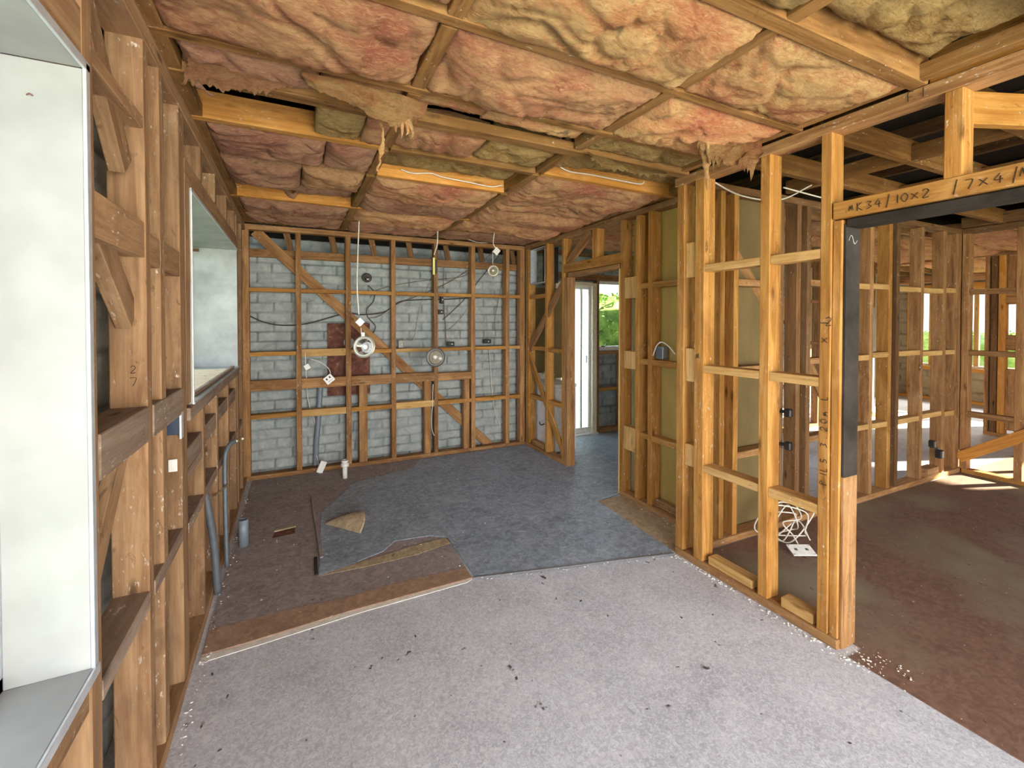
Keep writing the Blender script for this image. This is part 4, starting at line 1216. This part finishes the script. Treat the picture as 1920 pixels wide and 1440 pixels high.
# white waste trap stub
ws = empty('waste_stub', (0.44, 4.62, 0), 'white plastic waste pipe stub standing up from the floor by the end wall', 'pipe')
lathe('stub_pipe', [(0, 0), (.022, 0), (.022, .125), (0, .125)], 'white', ws, Matrix.Translation((0.44, 4.62, 0.0)), 20)
lathe('stub_collar', [(0, .12), (.036, .12), (.038, .128), (.038, .148), (.030, .152), (.030, .165), (.036, .168), (.036, .182), (.024, .185), (.024, .14), (0, .14)], 'white', ws, Matrix.Translation((0.44, 4.62, 0.0)), 24)
gp = lathe('floor_pipe', [(0, 0), (.030, 0), (.030, .185), (.025, .187), (.025, .10), (0, .10)], 'lead_pipe', None, Matrix.Translation((-0.312, 3.512, 0.0)), 24)
tag(gp, 'short open blue grey pipe standing up from the floor by the window wall', 'pipe')
# floor hole with a ragged rim
fh = empty('floor_hole', (-0.06, 3.59, 0), 'small broken hole in the brown floor sheet with a torn rim', 'hole')
poly_plate('hole_bottom', [(-0.145, 3.545), (0.0, 3.56), (0.0, 3.655), (-0.13, 3.635)], 0.0072, 0.0082, 'rust', fh)
bar('torn_rim', (-0.135, 3.65, 0.012), (0.005, 3.67, 0.014), 0.028, 0.008, 'tan_board', fh, (0, 1, 0))
# service pipes on the window wall
tp = empty('tap_pipe', (-0.40, 3.50, 0), 'dark grey water pipe with a brass tap end by the window wall studs', 'pipe')
tube('pipe_run', [(-0.375, 3.22, 0.02), (-0.385, 3.26, 0.35), (-0.39, 3.30, 0.62), (-0.385, 3.31, 0.70), (-0.365, 3.34, 0.745), (-0.34, 3.38, 0.75)], .014, 'dark_pipe', tp, 12)
lathe('tap_body', [(0, 0), (.016, 0), (.018, .02), (.013, .022), (.013, .05), (.017, .052), (.017, .065), (0, .065)], 'brass', tp, aim((-0.345, 3.375, 0.75), (0.5, 0.6, 0.05)), 16)
bar('pipe_clip', (-0.42, 3.10, 0.50), (-0.37, 3.28, 0.51), 0.012, 0.010, 'brass', tp, (0, 0, 1))
pp = tube('dark_hose', [(-0.385, 2.93, 0.02), (-0.40, 2.92, 0.30), (-0.425, 2.90, 0.52), (-0.44, 2.90, 0.62)], .019, 'dark_pipe', None, 12)
tag(pp, 'bent dark hose standing against the studs under the kitchen window', 'hose')

# ================================================================== LOOSE TIMBER, FLAP, BITS
for args, lb in (((2.262, 2.335, 1.64, 1.93, 0.045, 0.092), 'longer timber offcut lying on the plate between the partition studs'),
                 ((2.262, 2.335, 1.315, 1.475, 0.045, 0.095), 'short timber offcut on the plate next to the opening stud')):
    o = stick('timber_offcut', *args, 'pale_face')
    tag(o, lb, 'timber block', 'timber offcuts lying on bottom plates')
o = stick('timber_offcut', 2.585, 2.655, 4.50, 4.78, 0.046, 0.095, 'red'); tag(o, 'red-brown timber offcut on the plate beside the brick end wall', 'timber block', 'timber offcuts lying on bottom plates')
o = stick('timber_offcut', 5.40, 5.62, 2.11, 2.20, 0.046, 0.12, 'red'); tag(o, 'timber offcut in the sunny corner of the side room', 'timber block', 'timber offcuts lying on bottom plates')
o = bar('thin_lath', (0.135, 4.22, 0.017), (0.150, 3.10, 0.016), 0.022, 0.010, 'hardboard_floor', None, (1, 0, 0)); tag(o, 'thin brown lath lying along the torn edge of the dark vinyl', 'lath')
o = bar('thin_lath', (0.118, 3.12, 0.015), (0.112, 2.90, 0.014), 0.018, 0.008, 'blackpaint', None, (1, 0, 0)); tag(o, 'short black lath at the corner of the torn vinyl', 'lath')

def curled_flap():
    A = Vector((0.195, 3.62, 0.013)); Bp = hit(679, 957, 1, 3.55); Cp = hit(676, 1000, 2, 0.014)
    bm = bmesh.new(); N, K2 = 24, 20; G = []
    for i in range(N+1):
        s = i/N
        row = []
        for k2 in range(K2+1):
            t = k2/K2
            e = Bp.lerp(Cp, t)
            arc = sin(pi*t)
            e += Vector((0.025*arc, -0.02*arc, 0.030*arc + 0.004*noise.noise(Vector((t*7, 1, 1)))))
            row.append(bm.verts.new(A.lerp(e, s) + Vector((0, 0, 0.012*sin(pi*s)*(1-t)))))
        G.append(row)
    for i in range(N):
        for k2 in range(K2):
            bm.faces.new((G[i][k2], G[i][k2+1], G[i+1][k2+1], G[i+1][k2]))
    bmesh.ops.remove_doubles(bm, verts=bm.verts[:], dist=1e-5)
    bmesh.ops.solidify(bm, geom=bm.faces[:], thickness=0.003)
    me = bpy.data.meshes.new('curled_flap'); bm.to_mesh(me); bm.free()
    o = link_mesh('curled_flap', me, M['tan_board'], None, None, True)
    tag(o, 'tan curled-up corner of torn vinyl on the kitchen floor', 'vinyl flap')
curled_flap()

# plaster crumbs
def crumbs():
    rnd = random.Random(5)
    bm = bmesh.new()
    def put(x, y, s, z=0.0):
        m = Matrix.Translation((x, y, z+s*0.35)) @ Matrix.Rotation(rnd.uniform(0, 6), 4, 'Z') @ Matrix.Diagonal((s*rnd.uniform(.6, 1.6), s*rnd.uniform(.5, 1.2), s*.5, 1))
        bmesh.ops.create_icosphere(bm, subdivisions=1, radius=0.5, matrix=m)
    for _ in range(170):
        put(2.235-abs(rnd.gauss(0, .02)), rnd.uniform(1.1, 2.2), rnd.uniform(.004, .014))
    for _ in range(70):
        put(rnd.uniform(2.22, 2.40), rnd.gauss(1.08, .06), rnd.uniform(.003, .011), .004)
    for _ in range(150):
        put(-0.385+abs(rnd.gauss(0, .02)), rnd.uniform(1.3, 4.8), rnd.uniform(.004, .012), .004)
    for _ in range(110):
        put(rnd.uniform(-.35, 2.2), rnd.uniform(2.6, 4.9), rnd.uniform(.004, .012), .009)
    for _ in range(60):
        s = rnd.random()
        put(0.95+1.27*s, 2.46-.31*s+rnd.gauss(0, .02), rnd.uniform(.004, .014), .004)
    for _ in range(60):
        put(2.53+rnd.gauss(0, .02), rnd.uniform(2.3, 4.9), rnd.uniform(.005, .014), .006)
    me = bpy.data.meshes.new('plaster_crumbs'); bm.to_mesh(me); bm.free()
    o = link_mesh('plaster_crumbs', me, M['plaster'])
    tag(o, 'white plaster crumbs scattered along the plates and floor', 'crumbs', kind='stuff')
crumbs()

# ================================================================== WIRING
def cable(pts, mat, r, label, y=None, par=None, group=None):
    P = []
    for p in pts:
        if len(p) == 2: P.append(hit(p[0], p[1], 1, y))
        elif len(p) == 3 and p[0] > 20: P.append(hit(p[0], p[1], 1, p[2]))
        else: P.append(Vector(p))
    o = tube('cable', P, r, mat, par, 8, 8)
    if par is None: tag(o, label, 'cable', group)
    return o
YB = 5.06
cable([(467, 592), (495, 604), (530, 610), (575, 607), (620, 595), (650, 587), (680, 590), (720, 585), (750, 566), (790, 562), (840, 561), (900, 558)], 'cable_dark', .006, 'thick black cable sagging along the bricks behind the studs', YB)
cable([(690, 597), (712, 592), (745, 570), (790, 552), (840, 530), (880, 505), (910, 485), (925, 470)], 'cable_brown', .004, 'brown cable rising behind the studs towards the small hanging lamp', YB)
cable([(830, 600), (850, 582), (872, 560), (895, 530), (915, 505), (935, 480)], 'cable_dark', .004, 'dark cable slanting up near the laundry partition end', YB-.003)
cable([(693, 560), (705, 545), (740, 535), (790, 527), (860, 520), (885, 510)], 'cable_brown', .003, 'thin brown cable looping across the top of the bricks', YB)
cable([(812, 520), (800, 545), (790, 570), (783, 600), (778, 630), (770, 640), (755, 634)], 'cable_grey', .004, 'grey cable hanging in the middle bay of the brick wall', YB)
cable([(885, 560), (870, 590), (850, 612), (840, 620)], 'cable_grey', .004, 'grey cable end dangling by the black junction box', YB)
cable([(690, 535), (702, 548), (700, 565), (688, 580), (690, 595), (704, 612), (696, 630), (688, 640)], 'cable_dark', .005, 'tangled dark cable end hanging over the diagonal brace', YB-.005)
cable([(912, 590), (914, 610), (917, 640)], 'cable_grey', .003, 'thin grey cable above the black box beside the corner', YB)
cable([(917, 655), (920, 690), (922, 730), (928, 770), (938, 800)], 'cable_white', .0035, 'white cable running down from the black box beside the corner', YB)
cable([(832, 560), (833, 585), (835, 610), (836, 640)], 'cable_brown', .004, 'short brown cable feeding the black junction box', YB-.006)
cable([(825, 470), (832, 500), (831, 540)], 'cable_brown', .003, 'thin brown cable beside the yellow taped connector', YB-.01)
cable([(945, 480), (942, 520), (935, 560), (928, 600), (930, 630)], 'cable_brown', .003, 'thin brown cable hanging in the corner bay', YB)
cable([(572, 660, 4.93), (574, 700, 4.93), (576, 735, 5.06), (580, 760, 5.06), (592, 800, 5.06), (594, 850, 5.04), (598, 878, 4.93)], 'cable_white', .004, 'white cable dropping to the slim white box at the wall foot')
cable([(812, 720, 4.935), (811, 760, 4.935), (809, 790, 4.935), (812, 812, 4.935), (822, 826, 5.0)], 'cable_white', .004, 'white cable curling down beside the middle stud')
cable([(582, 673, 4.93), (600, 679, 4.92), (615, 690, 4.91), (620, 700, 4.90)], 'cable_white', .004, 'short white cable holding the dangling socket')

# sockets and boxes
def socket(name, u, v, y, w, h, rot, label, mat='white', holes=True, cat='socket'):
    e = empty(name, hit(u, v, 1, y), label, cat)
    m = Matrix.Translation(e.location) @ Matrix.Rotation(radians(rot), 4, 'Y')
    def part(nm, x0, x1, y0, y1, z0, z1, mt, par=None):
        e_ = par or e
        o = slab(nm, x0, x1, y0, y1, z0, z1, mt, e_, .001)
        c = Vector(((x0+x1)/2, (y0+y1)/2, (z0+z1)/2))
        o.matrix_basis = world_of(e_).inverted() @ m @ Matrix.Translation(c)
        return o
    fpl = part('face_plate', -w/2, w/2, -.006, .004, -h/2, h/2, mat)
    part('back_box', -w*.36, w*.36, .004, .03, -h*.36, h*.36, mat)
    if holes:
        for dx, dz in ((-w*.2, h*.17), (w*.2, h*.17)):
            part('rocker_switch', dx-w*.09, dx+w*.09, -.010, -.006, dz-h*.13, dz+h*.13, 'black', fpl)
        part('socket_slots', -w*.28, w*.28, -.0065, -.0055, -h*.27, -h*.19, 'steel', fpl)
    return e
socket('power_socket', 617, 711, 4.90, 0.088, 0.078, -38, 'white double power socket dangling against the timber rail')
socket('power_socket', 576, 688, 4.92, 0.050, 0.050, -30, 'small white socket back hanging off the stud by the window wall', holes=False)
socket('connector_card', 675, 604, 4.30, 0.058, 0.058, 45, 'white square connector card on the long lamp cable', holes=False, cat='connector')
socket('connector_card', 931, 471, 4.30, 0.066, 0.060, -50, 'white square connector card above the small hanging lamp', holes=False, cat='connector')
def jbox(name, u, v, y, w, h, label, mat='black', par=None):
    e = empty(name, hit(u, v, 1, y), label, 'junction box')
    c = e.location
    slab('box_body', c.x-w/2, c.x+w/2, c.y-.02, c.y+.02, c.z-h/2, c.z+h/2, mat, e, .006)
    lid = slab('box_lid', c.x-w*.42, c.x+w*.42, c.y-.026, c.y-.02, c.z-h*.4, c.z+h*.4, mat, e, .003)
    lathe('screw_cap', [(0, 0), (.008, 0), (.007, .006), (0, .007)], 'white', lid, aim((c.x+w*.1, c.y-.026, c.z), (0, -1, 0)), 12)
    return e
jbox('junction_box', 845, 645, 5.0, .085, .05, 'black junction box on the nog in the middle of the end wall')
jbox('junction_box', 913, 640, 5.03, .10, .05, 'wide black junction box resting in the corner bay of the end wall')
jbox('junction_box', 828, 562, 5.03, .035, .09, 'small upright black connector on the bricks behind the middle stud')
jbox('junction_box', 826, 585, 5.03, .06, .05, 'melted dark connector lump below the upright black one', 'cable_dark')
jbox('junction_box', 751, 645, 5.04, .055, .085, 'grey green box behind the central stud above the nog', 'cable_grey')
# broken lamp fitting on the bricks
bl = empty('lamp_holder', hit(688, 521, 1, 5.05), 'broken round lamp holder stuck in the bricks near the top', 'lamp holder')
c = bl.location
lathe('holder_ring', [(0.03, 0), (.048, 0), (.050, .008), (.036, .016), (.028, .006), (0, .004)], 'cable_dark', bl, aim((c.x, c.y, c.z), (0, -1, 0)), 24)
lathe('bulb_remnant', [(0, 0), (.020, 0), (.022, .018), (.010, .03), (0, .031)], 'chrome', bl, aim((c.x+.008, c.y-.01, c.z-.012), (-.1, -1, -.3)), 16)
# yellow taped driver
yd = empty('taped_connector', hit(814, 499, 1, 4.40), 'slim black connector wrapped in yellow tape on the twin cable', 'connector')
c = yd.location
slab('tape_wrap', c.x-.014, c.x+.006, c.y-.012, c.y+.006, c.z-.085, c.z+.085, 'yellow', yd, .003)
slab('connector_body', c.x+.006, c.x+.026, c.y-.010, c.y+.010, c.z-.075, c.z+.065, 'black', yd, .003)

def downlight(u, v, y, R, direction, label, rim='bezel', refl='chrome', can=True):
    e = empty('downlight', hit(u, v, 1, y), label, 'downlight')
    d = Vector(direction).normalized()
    m = aim(e.location, d)
    lathe('bezel', [(R*.66, -.004), (R*.98, -.006), (R, 0), (R*.96, .006), (R*.74, .010), (R*.66, .004), (R*.66, -.004)], rim, e, m, 40)
    rfl = lathe('reflector', [(R*.66, .004), (R*.50, -.012), (R*.30, -.030), (R*.12, -.040), (0, -.041)], refl, e, m, 32)
    lathe('bulb', [(0, -.006), (R*.14, -.008), (R*.22, -.018), (R*.20, -.034), (0, -.036)], 'white', rfl, m, 20)
    if can:
        lathe('lamp_can', [(0, -.075), (R*.45, -.075), (R*.60, -.070), (R*.64, -.006)], 'navy', e, m, 28)
    return e
downlight(683, 650, 4.30, .105, (-.55, -1, .18), 'large chrome downlight hanging tilted on the long white cable')
downlight(817, 670, 4.40, .098, (0, -1, -.02), 'dark rimmed round downlight hanging flat against the middle stud', 'bezel_dark', 'bezel')
downlight(925, 508, 4.30, .062, (-.2, -1, -.25), 'small round downlight hanging below the ceiling near the laundry partition', 'bezel', 'bezel', True)
cable([(675, 372, 4.3), (673, 420, 4.3), (671, 480, 4.3), (670, 540, 4.3), (673, 590, 4.3)], 'cable_white', .0055, 'long white lamp cable hanging from the ceiling')
cable([(677, 615, 4.3), (678, 632, 4.3)], 'cable_white', .004, 'short white lead between the connector card and the large downlight')
slabw = slab('cable_clamp', -.012, .012, -.010, .010, -.018, .018, 'white'); slabw.matrix_basis = Matrix.Translation(hit(681, 627, 1, 4.29))
tag(slabw, 'little white clamp above the large downlight', 'clamp')
cable([(812, 345, 4.2), (815, 380, 4.3), (819, 420, 4.4), (820, 455, 4.4), (814, 478, 4.4)], 'cable_white', .0055, 'white twin cable strand hanging nearest the window side')
cable([(842, 372, 4.2), (835, 395, 4.3), (823, 425, 4.38), (820, 455, 4.39)], 'cable_white', .005, 'white twin cable strand joining from the orange joist side')
cable([(817, 520, 4.41), (817, 570, 4.41), (818, 620, 4.41), (817, 652, 4.405)], 'cable_brown', .005, 'brown lead from the taped connector down to the dark rimmed downlight')
cable([(922, 405, 4.3), (927, 430, 4.3), (925, 455, 4.3), (929, 465, 4.3)], 'cable_white', .005, 'short white cable hanging from the sagging pink batt')
cable([(924, 470, 4.3), (924, 495, 4.3)], 'cable_white', .003, 'thin lead between the connector card and the small downlight')
cable([(845, 437, 4.75), (870, 446, 4.75), (900, 455, 4.75), (930, 452, 4.75), (945, 447, 4.75)], 'cable_grey', .005, 'grey cable looping below the ceiling at the end wall')
# cable stapled to the orange joists
cable([tuple(hit(752, 318, 1, 2.93)), tuple(hit(775, 325, 1, 2.93)), tuple(hit(808, 325, 1, 2.93)), tuple(hit(830, 332, 1, 2.93)), tuple(hit(880, 342, 1, 2.93)), tuple(hit(920, 350, 1, 2.93)), tuple(hit(942, 347, 1, 2.93))], 'cable_white', .004, 'white cable clipped along the shorter orange joist')
cable([tuple(hit(1048, 312, 1, 2.45)), tuple(hit(1070, 322, 1, 2.45)), tuple(hit(1110, 328, 1, 2.45)), tuple(hit(1160, 338, 1, 2.45)), tuple(hit(1200, 345, 1, 2.45)), tuple(hit(1208, 340, 1, 2.45))], 'cable_white', .004, 'white cable clipped along the orange joist above the cupboard partition')
# cupboard side cable and box
jb = empty('junction_box', (2.60, 2.70, 1.29), 'grey metal junction box on the nog of the cupboard studs', 'junction box')
slab('box_body', 2.60, 2.66, 2.66, 2.735, 1.225, 1.325, 'steel', jb, .004)
slab('box_opening', 2.594, 2.60, 2.672, 2.722, 1.235, 1.315, 'dark_pipe', jb, .002)
cable([(2.65, 2.50, 2.40), (2.655, 2.50, 1.9), (2.65, 2.47, 1.75), (2.64, 2.40, 1.6), (2.63, 2.36, 1.45), (2.63, 2.38, 1.33), (2.64, 2.45, 1.26)], 'cable_white', .005, 'white cable looping down the olive hardboard')
cable([(2.64, 2.57, 1.27), (2.62, 2.62, 1.33), (2.60, 2.67, 1.36), (2.585, 2.71, 1.33), (2.575, 2.74, 1.25)], 'cable_white', .005, 'white cable tail bent over the grey junction box')
# laundry side bits
ms_ = cable([(2.63, 4.07, 1.80), (2.63, 4.14, 1.65), (2.63, 4.17, 1.55), (2.63, 4.12, 1.42)], 'cable_white', .005, 'white cable loop beside the laundry door stud')
jb = empty('junction_box', (2.64, 4.12, 1.37), 'small grey switch box beside the laundry door stud', 'junction box')
slab('box_body', 2.61, 2.66, 4.09, 4.155, 1.30, 1.43, 'steel', jb, .004)
slab('box_opening', 2.606, 2.61, 4.10, 4.145, 1.32, 1.41, 'dark_pipe', jb, .002)
# meter box opening in the corner of the laundry partition
mb = empty('meter_box', (2.66, 4.62, 2.1), 'empty metal edged meter box recess high in the partition corner', 'meter box')
stick('box_edge', 2.575, 2.66, 4.46, 4.47, 1.98, 2.38, 'alu', mb, .001, 0)
stick('box_edge', 2.575, 2.66, 4.80, 4.81, 1.98, 2.38, 'alu', mb, .001, 0)
stick('box_edge', 2.575, 2.66, 4.46, 4.81, 2.375, 2.385, 'alu', mb, .001, 0)
stick('box_edge', 2.575, 2.66, 4.46, 4.81, 1.97, 1.98, 'alu', mb, .001, 0)
slab('box_back', 2.75, 2.755, 4.46, 4.81, 1.97, 2.385, 'black', mb, 0)
for i in range(4):
    tube('loose_wire', [(2.74, 4.52+i*.07, 2.36), (2.70, 4.56+i*.05, 2.25), (2.72, 4.50+i*.07, 2.10), (2.70, 4.55+i*.05, 2.02)], .004, 'cable_brown', mb, 6)
# tub
tbx = empty('laundry_tub', (2.84, 4.68, 0), 'white laundry tub cabinet behind the partition studs', 'tub')
slab('tub_cabinet', 2.70, 2.98, 4.42, 4.94, 0.02, 0.76, 'white_door', tbx, .01)
slab('tub_rim', 2.69, 2.985, 4.41, 4.95, 0.76, 0.80, 'white_door', tbx, .008)
slab('splash_back', 2.70, 2.98, 4.94, 4.953, 0.80, 0.88, 'white_door', tbx, .003)
tube('tap', [(2.80, 4.90, .88), (2.80, 4.84, .90), (2.80, 4.80, .86)], .013, 'brass', tbx, 10)
tube('tap', [(2.90, 4.90, .88), (2.90, 4.84, .90), (2.90, 4.80, .86)], .013, 'brass', tbx, 10)
tube('cabinet_handle', [(2.70, 4.80, .30), (2.685, 4.76, .28), (2.685, 4.72, .28), (2.70, 4.68, .30)], .006, 'black', tbx, 8)

# outlet plate and coil of cable on the side room floor
op = empty('outlet_plate', (2.96, 1.80, 0.02), 'white double outlet plate lying on the dark floor behind the partition studs', 'outlet')
m = Matrix.Translation((2.965, 1.80, 0.030)) @ Matrix.Rotation(radians(-26), 4, 'Z') @ Matrix.Rotation(radians(18), 4, 'X')
def part(nm, x0, x1, y0, y1, z0, z1, mt):
    o = slab(nm, x0, x1, y0, y1, z0, z1, mt, op, .001)
    o.matrix_basis = world_of(op).inverted() @ m @ Matrix.Translation(((x0+x1)/2, (y0+y1)/2, (z0+z1)/2))
part('face_plate', -.075, .075, -.045, .045, 0, .008, 'white')
for dx in (-.035, .035):
    part('socket_slots', dx-.010, dx+.010, -.006, .012, .008, .0095, 'dark_pipe')
for dx in (-.065, .065):
    for dy in (-.036, .036):
        part('screw_hole', dx-.004, dx+.004, dy-.004, dy+.004, .008, .009, 'steel')
rnd = random.Random(11)
P = [Vector((3.01, 1.84, .03)), Vector((3.03, 1.90, .08)), Vector((3.02, 1.96, .14))]
cc = Vector((3.06, 1.97, .15))
for i in range(26):
    a = i*1.25 + rnd.uniform(-.4, .4)
    rr = .07 + .08*rnd.random()
    P.append(cc + Vector((rr*cos(a)*1.35, -.04*cos(a)+.05*sin(a*.7)+rnd.uniform(-.03, .03), max(-.14, rr*sin(a)*1.1 + rnd.uniform(-.05, .04)))))
P.append(Vector((3.16, 1.86, .03)))
o = tube('cable_coil', P, .0045, 'cable_white', None, 8, 8)
tag(o, 'tangled coil of white cable above the outlet plate behind the partition studs', 'cable coil')
# cable in the opening ceiling
for pts, lb in (([(4.0, 1.75, 2.46), (4.12, 1.65, 2.36), (4.25, 1.55, 2.34), (4.35, 1.45, 2.44)], 'white cable loop hanging from the side room joists'),
                ([(2.9, 1.9, 2.40), (3.3, 1.85, 2.36), (3.7, 1.9, 2.40), (4.1, 1.8, 2.44)], 'long white cable sagging under the side room joists'),
                ([(5.1, 1.15, 2.45), (5.2, 1.05, 2.38), (5.25, .95, 2.30), (5.2, .88, 2.24)], 'white cable end dangling under the far joists of the side room'),
                ([(2.34, 2.0, 2.40), (2.6, 1.98, 2.33), (2.95, 1.96, 2.34), (3.2, 1.9, 2.455)], 'pale cable sagging high behind the partition studs')):
    cable(pts, 'cable_white', .005, lb)
# pipe valve in the sunny corner, tools on studs
pv = empty('pipe_fitting', (5.50, 2.13, 0.3), 'black pipe fitting sticking out between the studs of the sunny corner', 'pipe fitting')
tube('fitting_arm', [(5.42, 2.10, .34), (5.47, 2.08, .33), (5.53, 2.08, .30)], .012, 'black', pv, 8)
slab('fitting_head', 5.51, 5.57, 2.05, 2.11, .22, .30, 'black', pv, .01)
slab('fitting_head', 5.42, 5.46, 2.07, 2.12, .33, .40, 'black', pv, .008)
for z, lb in ((.86, 'black pipe clamp on the dark stud, upper of two'), (.62, 'black pipe clamp on the dark stud, lower of two')):
    e = empty('pipe_clamp', (3.22, 2.06, z), lb, 'pipe clamp')
    tube('clamp_arm', [(3.215, 2.125, z), (3.215, 2.09, z+.005), (3.22, 2.05, z)], .012, 'black', e, 8)
    slab('clamp_head', 3.20, 3.24, 2.03, 2.08, z-.03, z+.03, 'black', e, .008)
# switch box on the bay side stud
sb = empty('switch_box', (-0.45, 2.19, 1.11), 'dark blue metal flush box on the stud beside the kitchen window', 'switch box')
slab('box_body', -0.475, -0.412, 2.205, 2.224, 1.065, 1.145, 'navy', sb, .003)
slab('box_flange', -0.412, -0.404, 2.19, 2.226, 1.05, 1.155, 'alu', sb, .001)
pcz = slab('paper_scrap', -0.455, -0.425, 2.216, 2.222, 0.915, 0.965, 'white')
tag(pcz, 'torn white paper scrap stapled to the stud under the blue box', 'paper')

# ---- carpenter's pencil marks
GL = {'1': [[(0.5, 1), (0.5, 0)]], '0': [[(0.5, 1), (0.1, .7), (0.1, .3), (.5, 0), (.9, .3), (.9, .7), (.5, 1)]], '7': [[(0, 1), (.9, .95), (.4, 0)]],
      '4': [[(.6, 1), (0, .4), (.9, .4)], [(.65, .75), (.6, 0)]], '2': [[(.1, .8), (.5, 1), (.9, .7), (.1, 0), (.9, .05)]], 'x': [[(0, .8), (.9, .1)], [(.9, .8), (0, .1)]],
      '/': [[(.7, 1.3), (.3, -.3)]], '3': [[(.1, .95), (.8, .85), (.4, .55), (.8, .25), (.1, 0)]], 'F': [[(0, 0), (0, 1), (.7, 1)], [(0, .5), (.5, .5)]], 'L': [[(0, 1), (0, 0), (.6, 0)]],
      'P': [[(0, 0), (0, 1), (.7, .8), (0, .5)]], 'S': [[(.8, .9), (.2, .9), (.2, .55), (.8, .4), (.7, .05), (.1, .05)]], 'K': [[(0, 0), (0, 1)], [(.7, 1), (0, .5), (.8, 0)]],
      '~': [[(0, .2), (.2, .8), (.35, .3), (.55, .9), (.7, .2)]], '5': [[(.8, 1), (.1, 1), (.1, .6), (.7, .5), (.6, .05), (.1, 0)]], 'm': [[(0, 0), (.1, .6), (.35, .1), (.5, .6), (.8, 0)]], '.': [[(.4, .0), (.5, .05)]]}
def scribble(par, text, origin, right, up, size, spacing=1.15, r=.0016, nm='pencil_writing'):
    bm = bmesh.new()
    o = Vector(origin); R_, U_ = Vector(right), Vector(up)
    x = 0
    for ch in text:
        if ch in GL:
            for st in GL[ch]:
                tube_bm(bm, [R_*((x+p[0]*.7)*size) + U_*(p[1]*size) for p in st], r, 4, 3)
        x += spacing if ch != '1' else spacing*.7
    me = bpy.data.meshes.new(nm); bm.to_mesh(me); bm.free()
    return link_mesh(nm, me, M['pencil'], par, Matrix.Translation(o))
XF = XP0 - 0.0038
lint = next(c for c in fp.children if c.name.startswith('lintel'))
tplate = next(c for c in fp.children if c.name.startswith('top_plate'))
ostud = [c for c in fp.children if c.name.startswith('stud')][3]
scribble(lint, '~K34/10x2', (XF, 1.17, 2.008), (0, -1, 0), (0, 0, 1), .034, 1.0)
scribble(lint, '/7x4/', (XF, 0.82, 2.008), (0, -1, 0), (0, 0, 1), .034, 1.15)
scribble(lint, '~', (XF, 0.64, 2.008), (0, -1, 0), (0, 0, 1), .045, 1.15)
scribble(tplate, 'F1', (XF-.0065, 0.955, 2.405), (0, -1, 0), (0, 0, 1), .036, 1.0)
scribble(ostud, 'P1LS 3.20m L', (XP0-.0022, 1.252, 0.75), (0, 0, 1), (0, 1, 0), .030, 1.25)
scribble(ostud, 'x', (XP0-.0022, 1.252, 1.42), (0, 0, 1), (0, 1, 0), .035)
scribble(ostud, '1', (XP0-.0022, 1.252, 1.50), (0, 0, 1), (0, 1, 0), .035)
scribble(ostud, '2', (XP0-.0022, 1.265, 1.50), (0, -1, 0), (0, 0, 1), .040)
scribble(fl, '2', (-0.452, 1.7535, 1.36), (1, 0, 0), (0, 0, 1), .022, r=.0009)
scribble(fl, '7', (-0.452, 1.7535, 1.32), (1, 0, 0), (0, 0, 1), .025, r=.0009)
scribble(fp, '~', (XP0-.0022, 2.02, 1.28), (0, -1, 0), (0, 0, 1), .05)
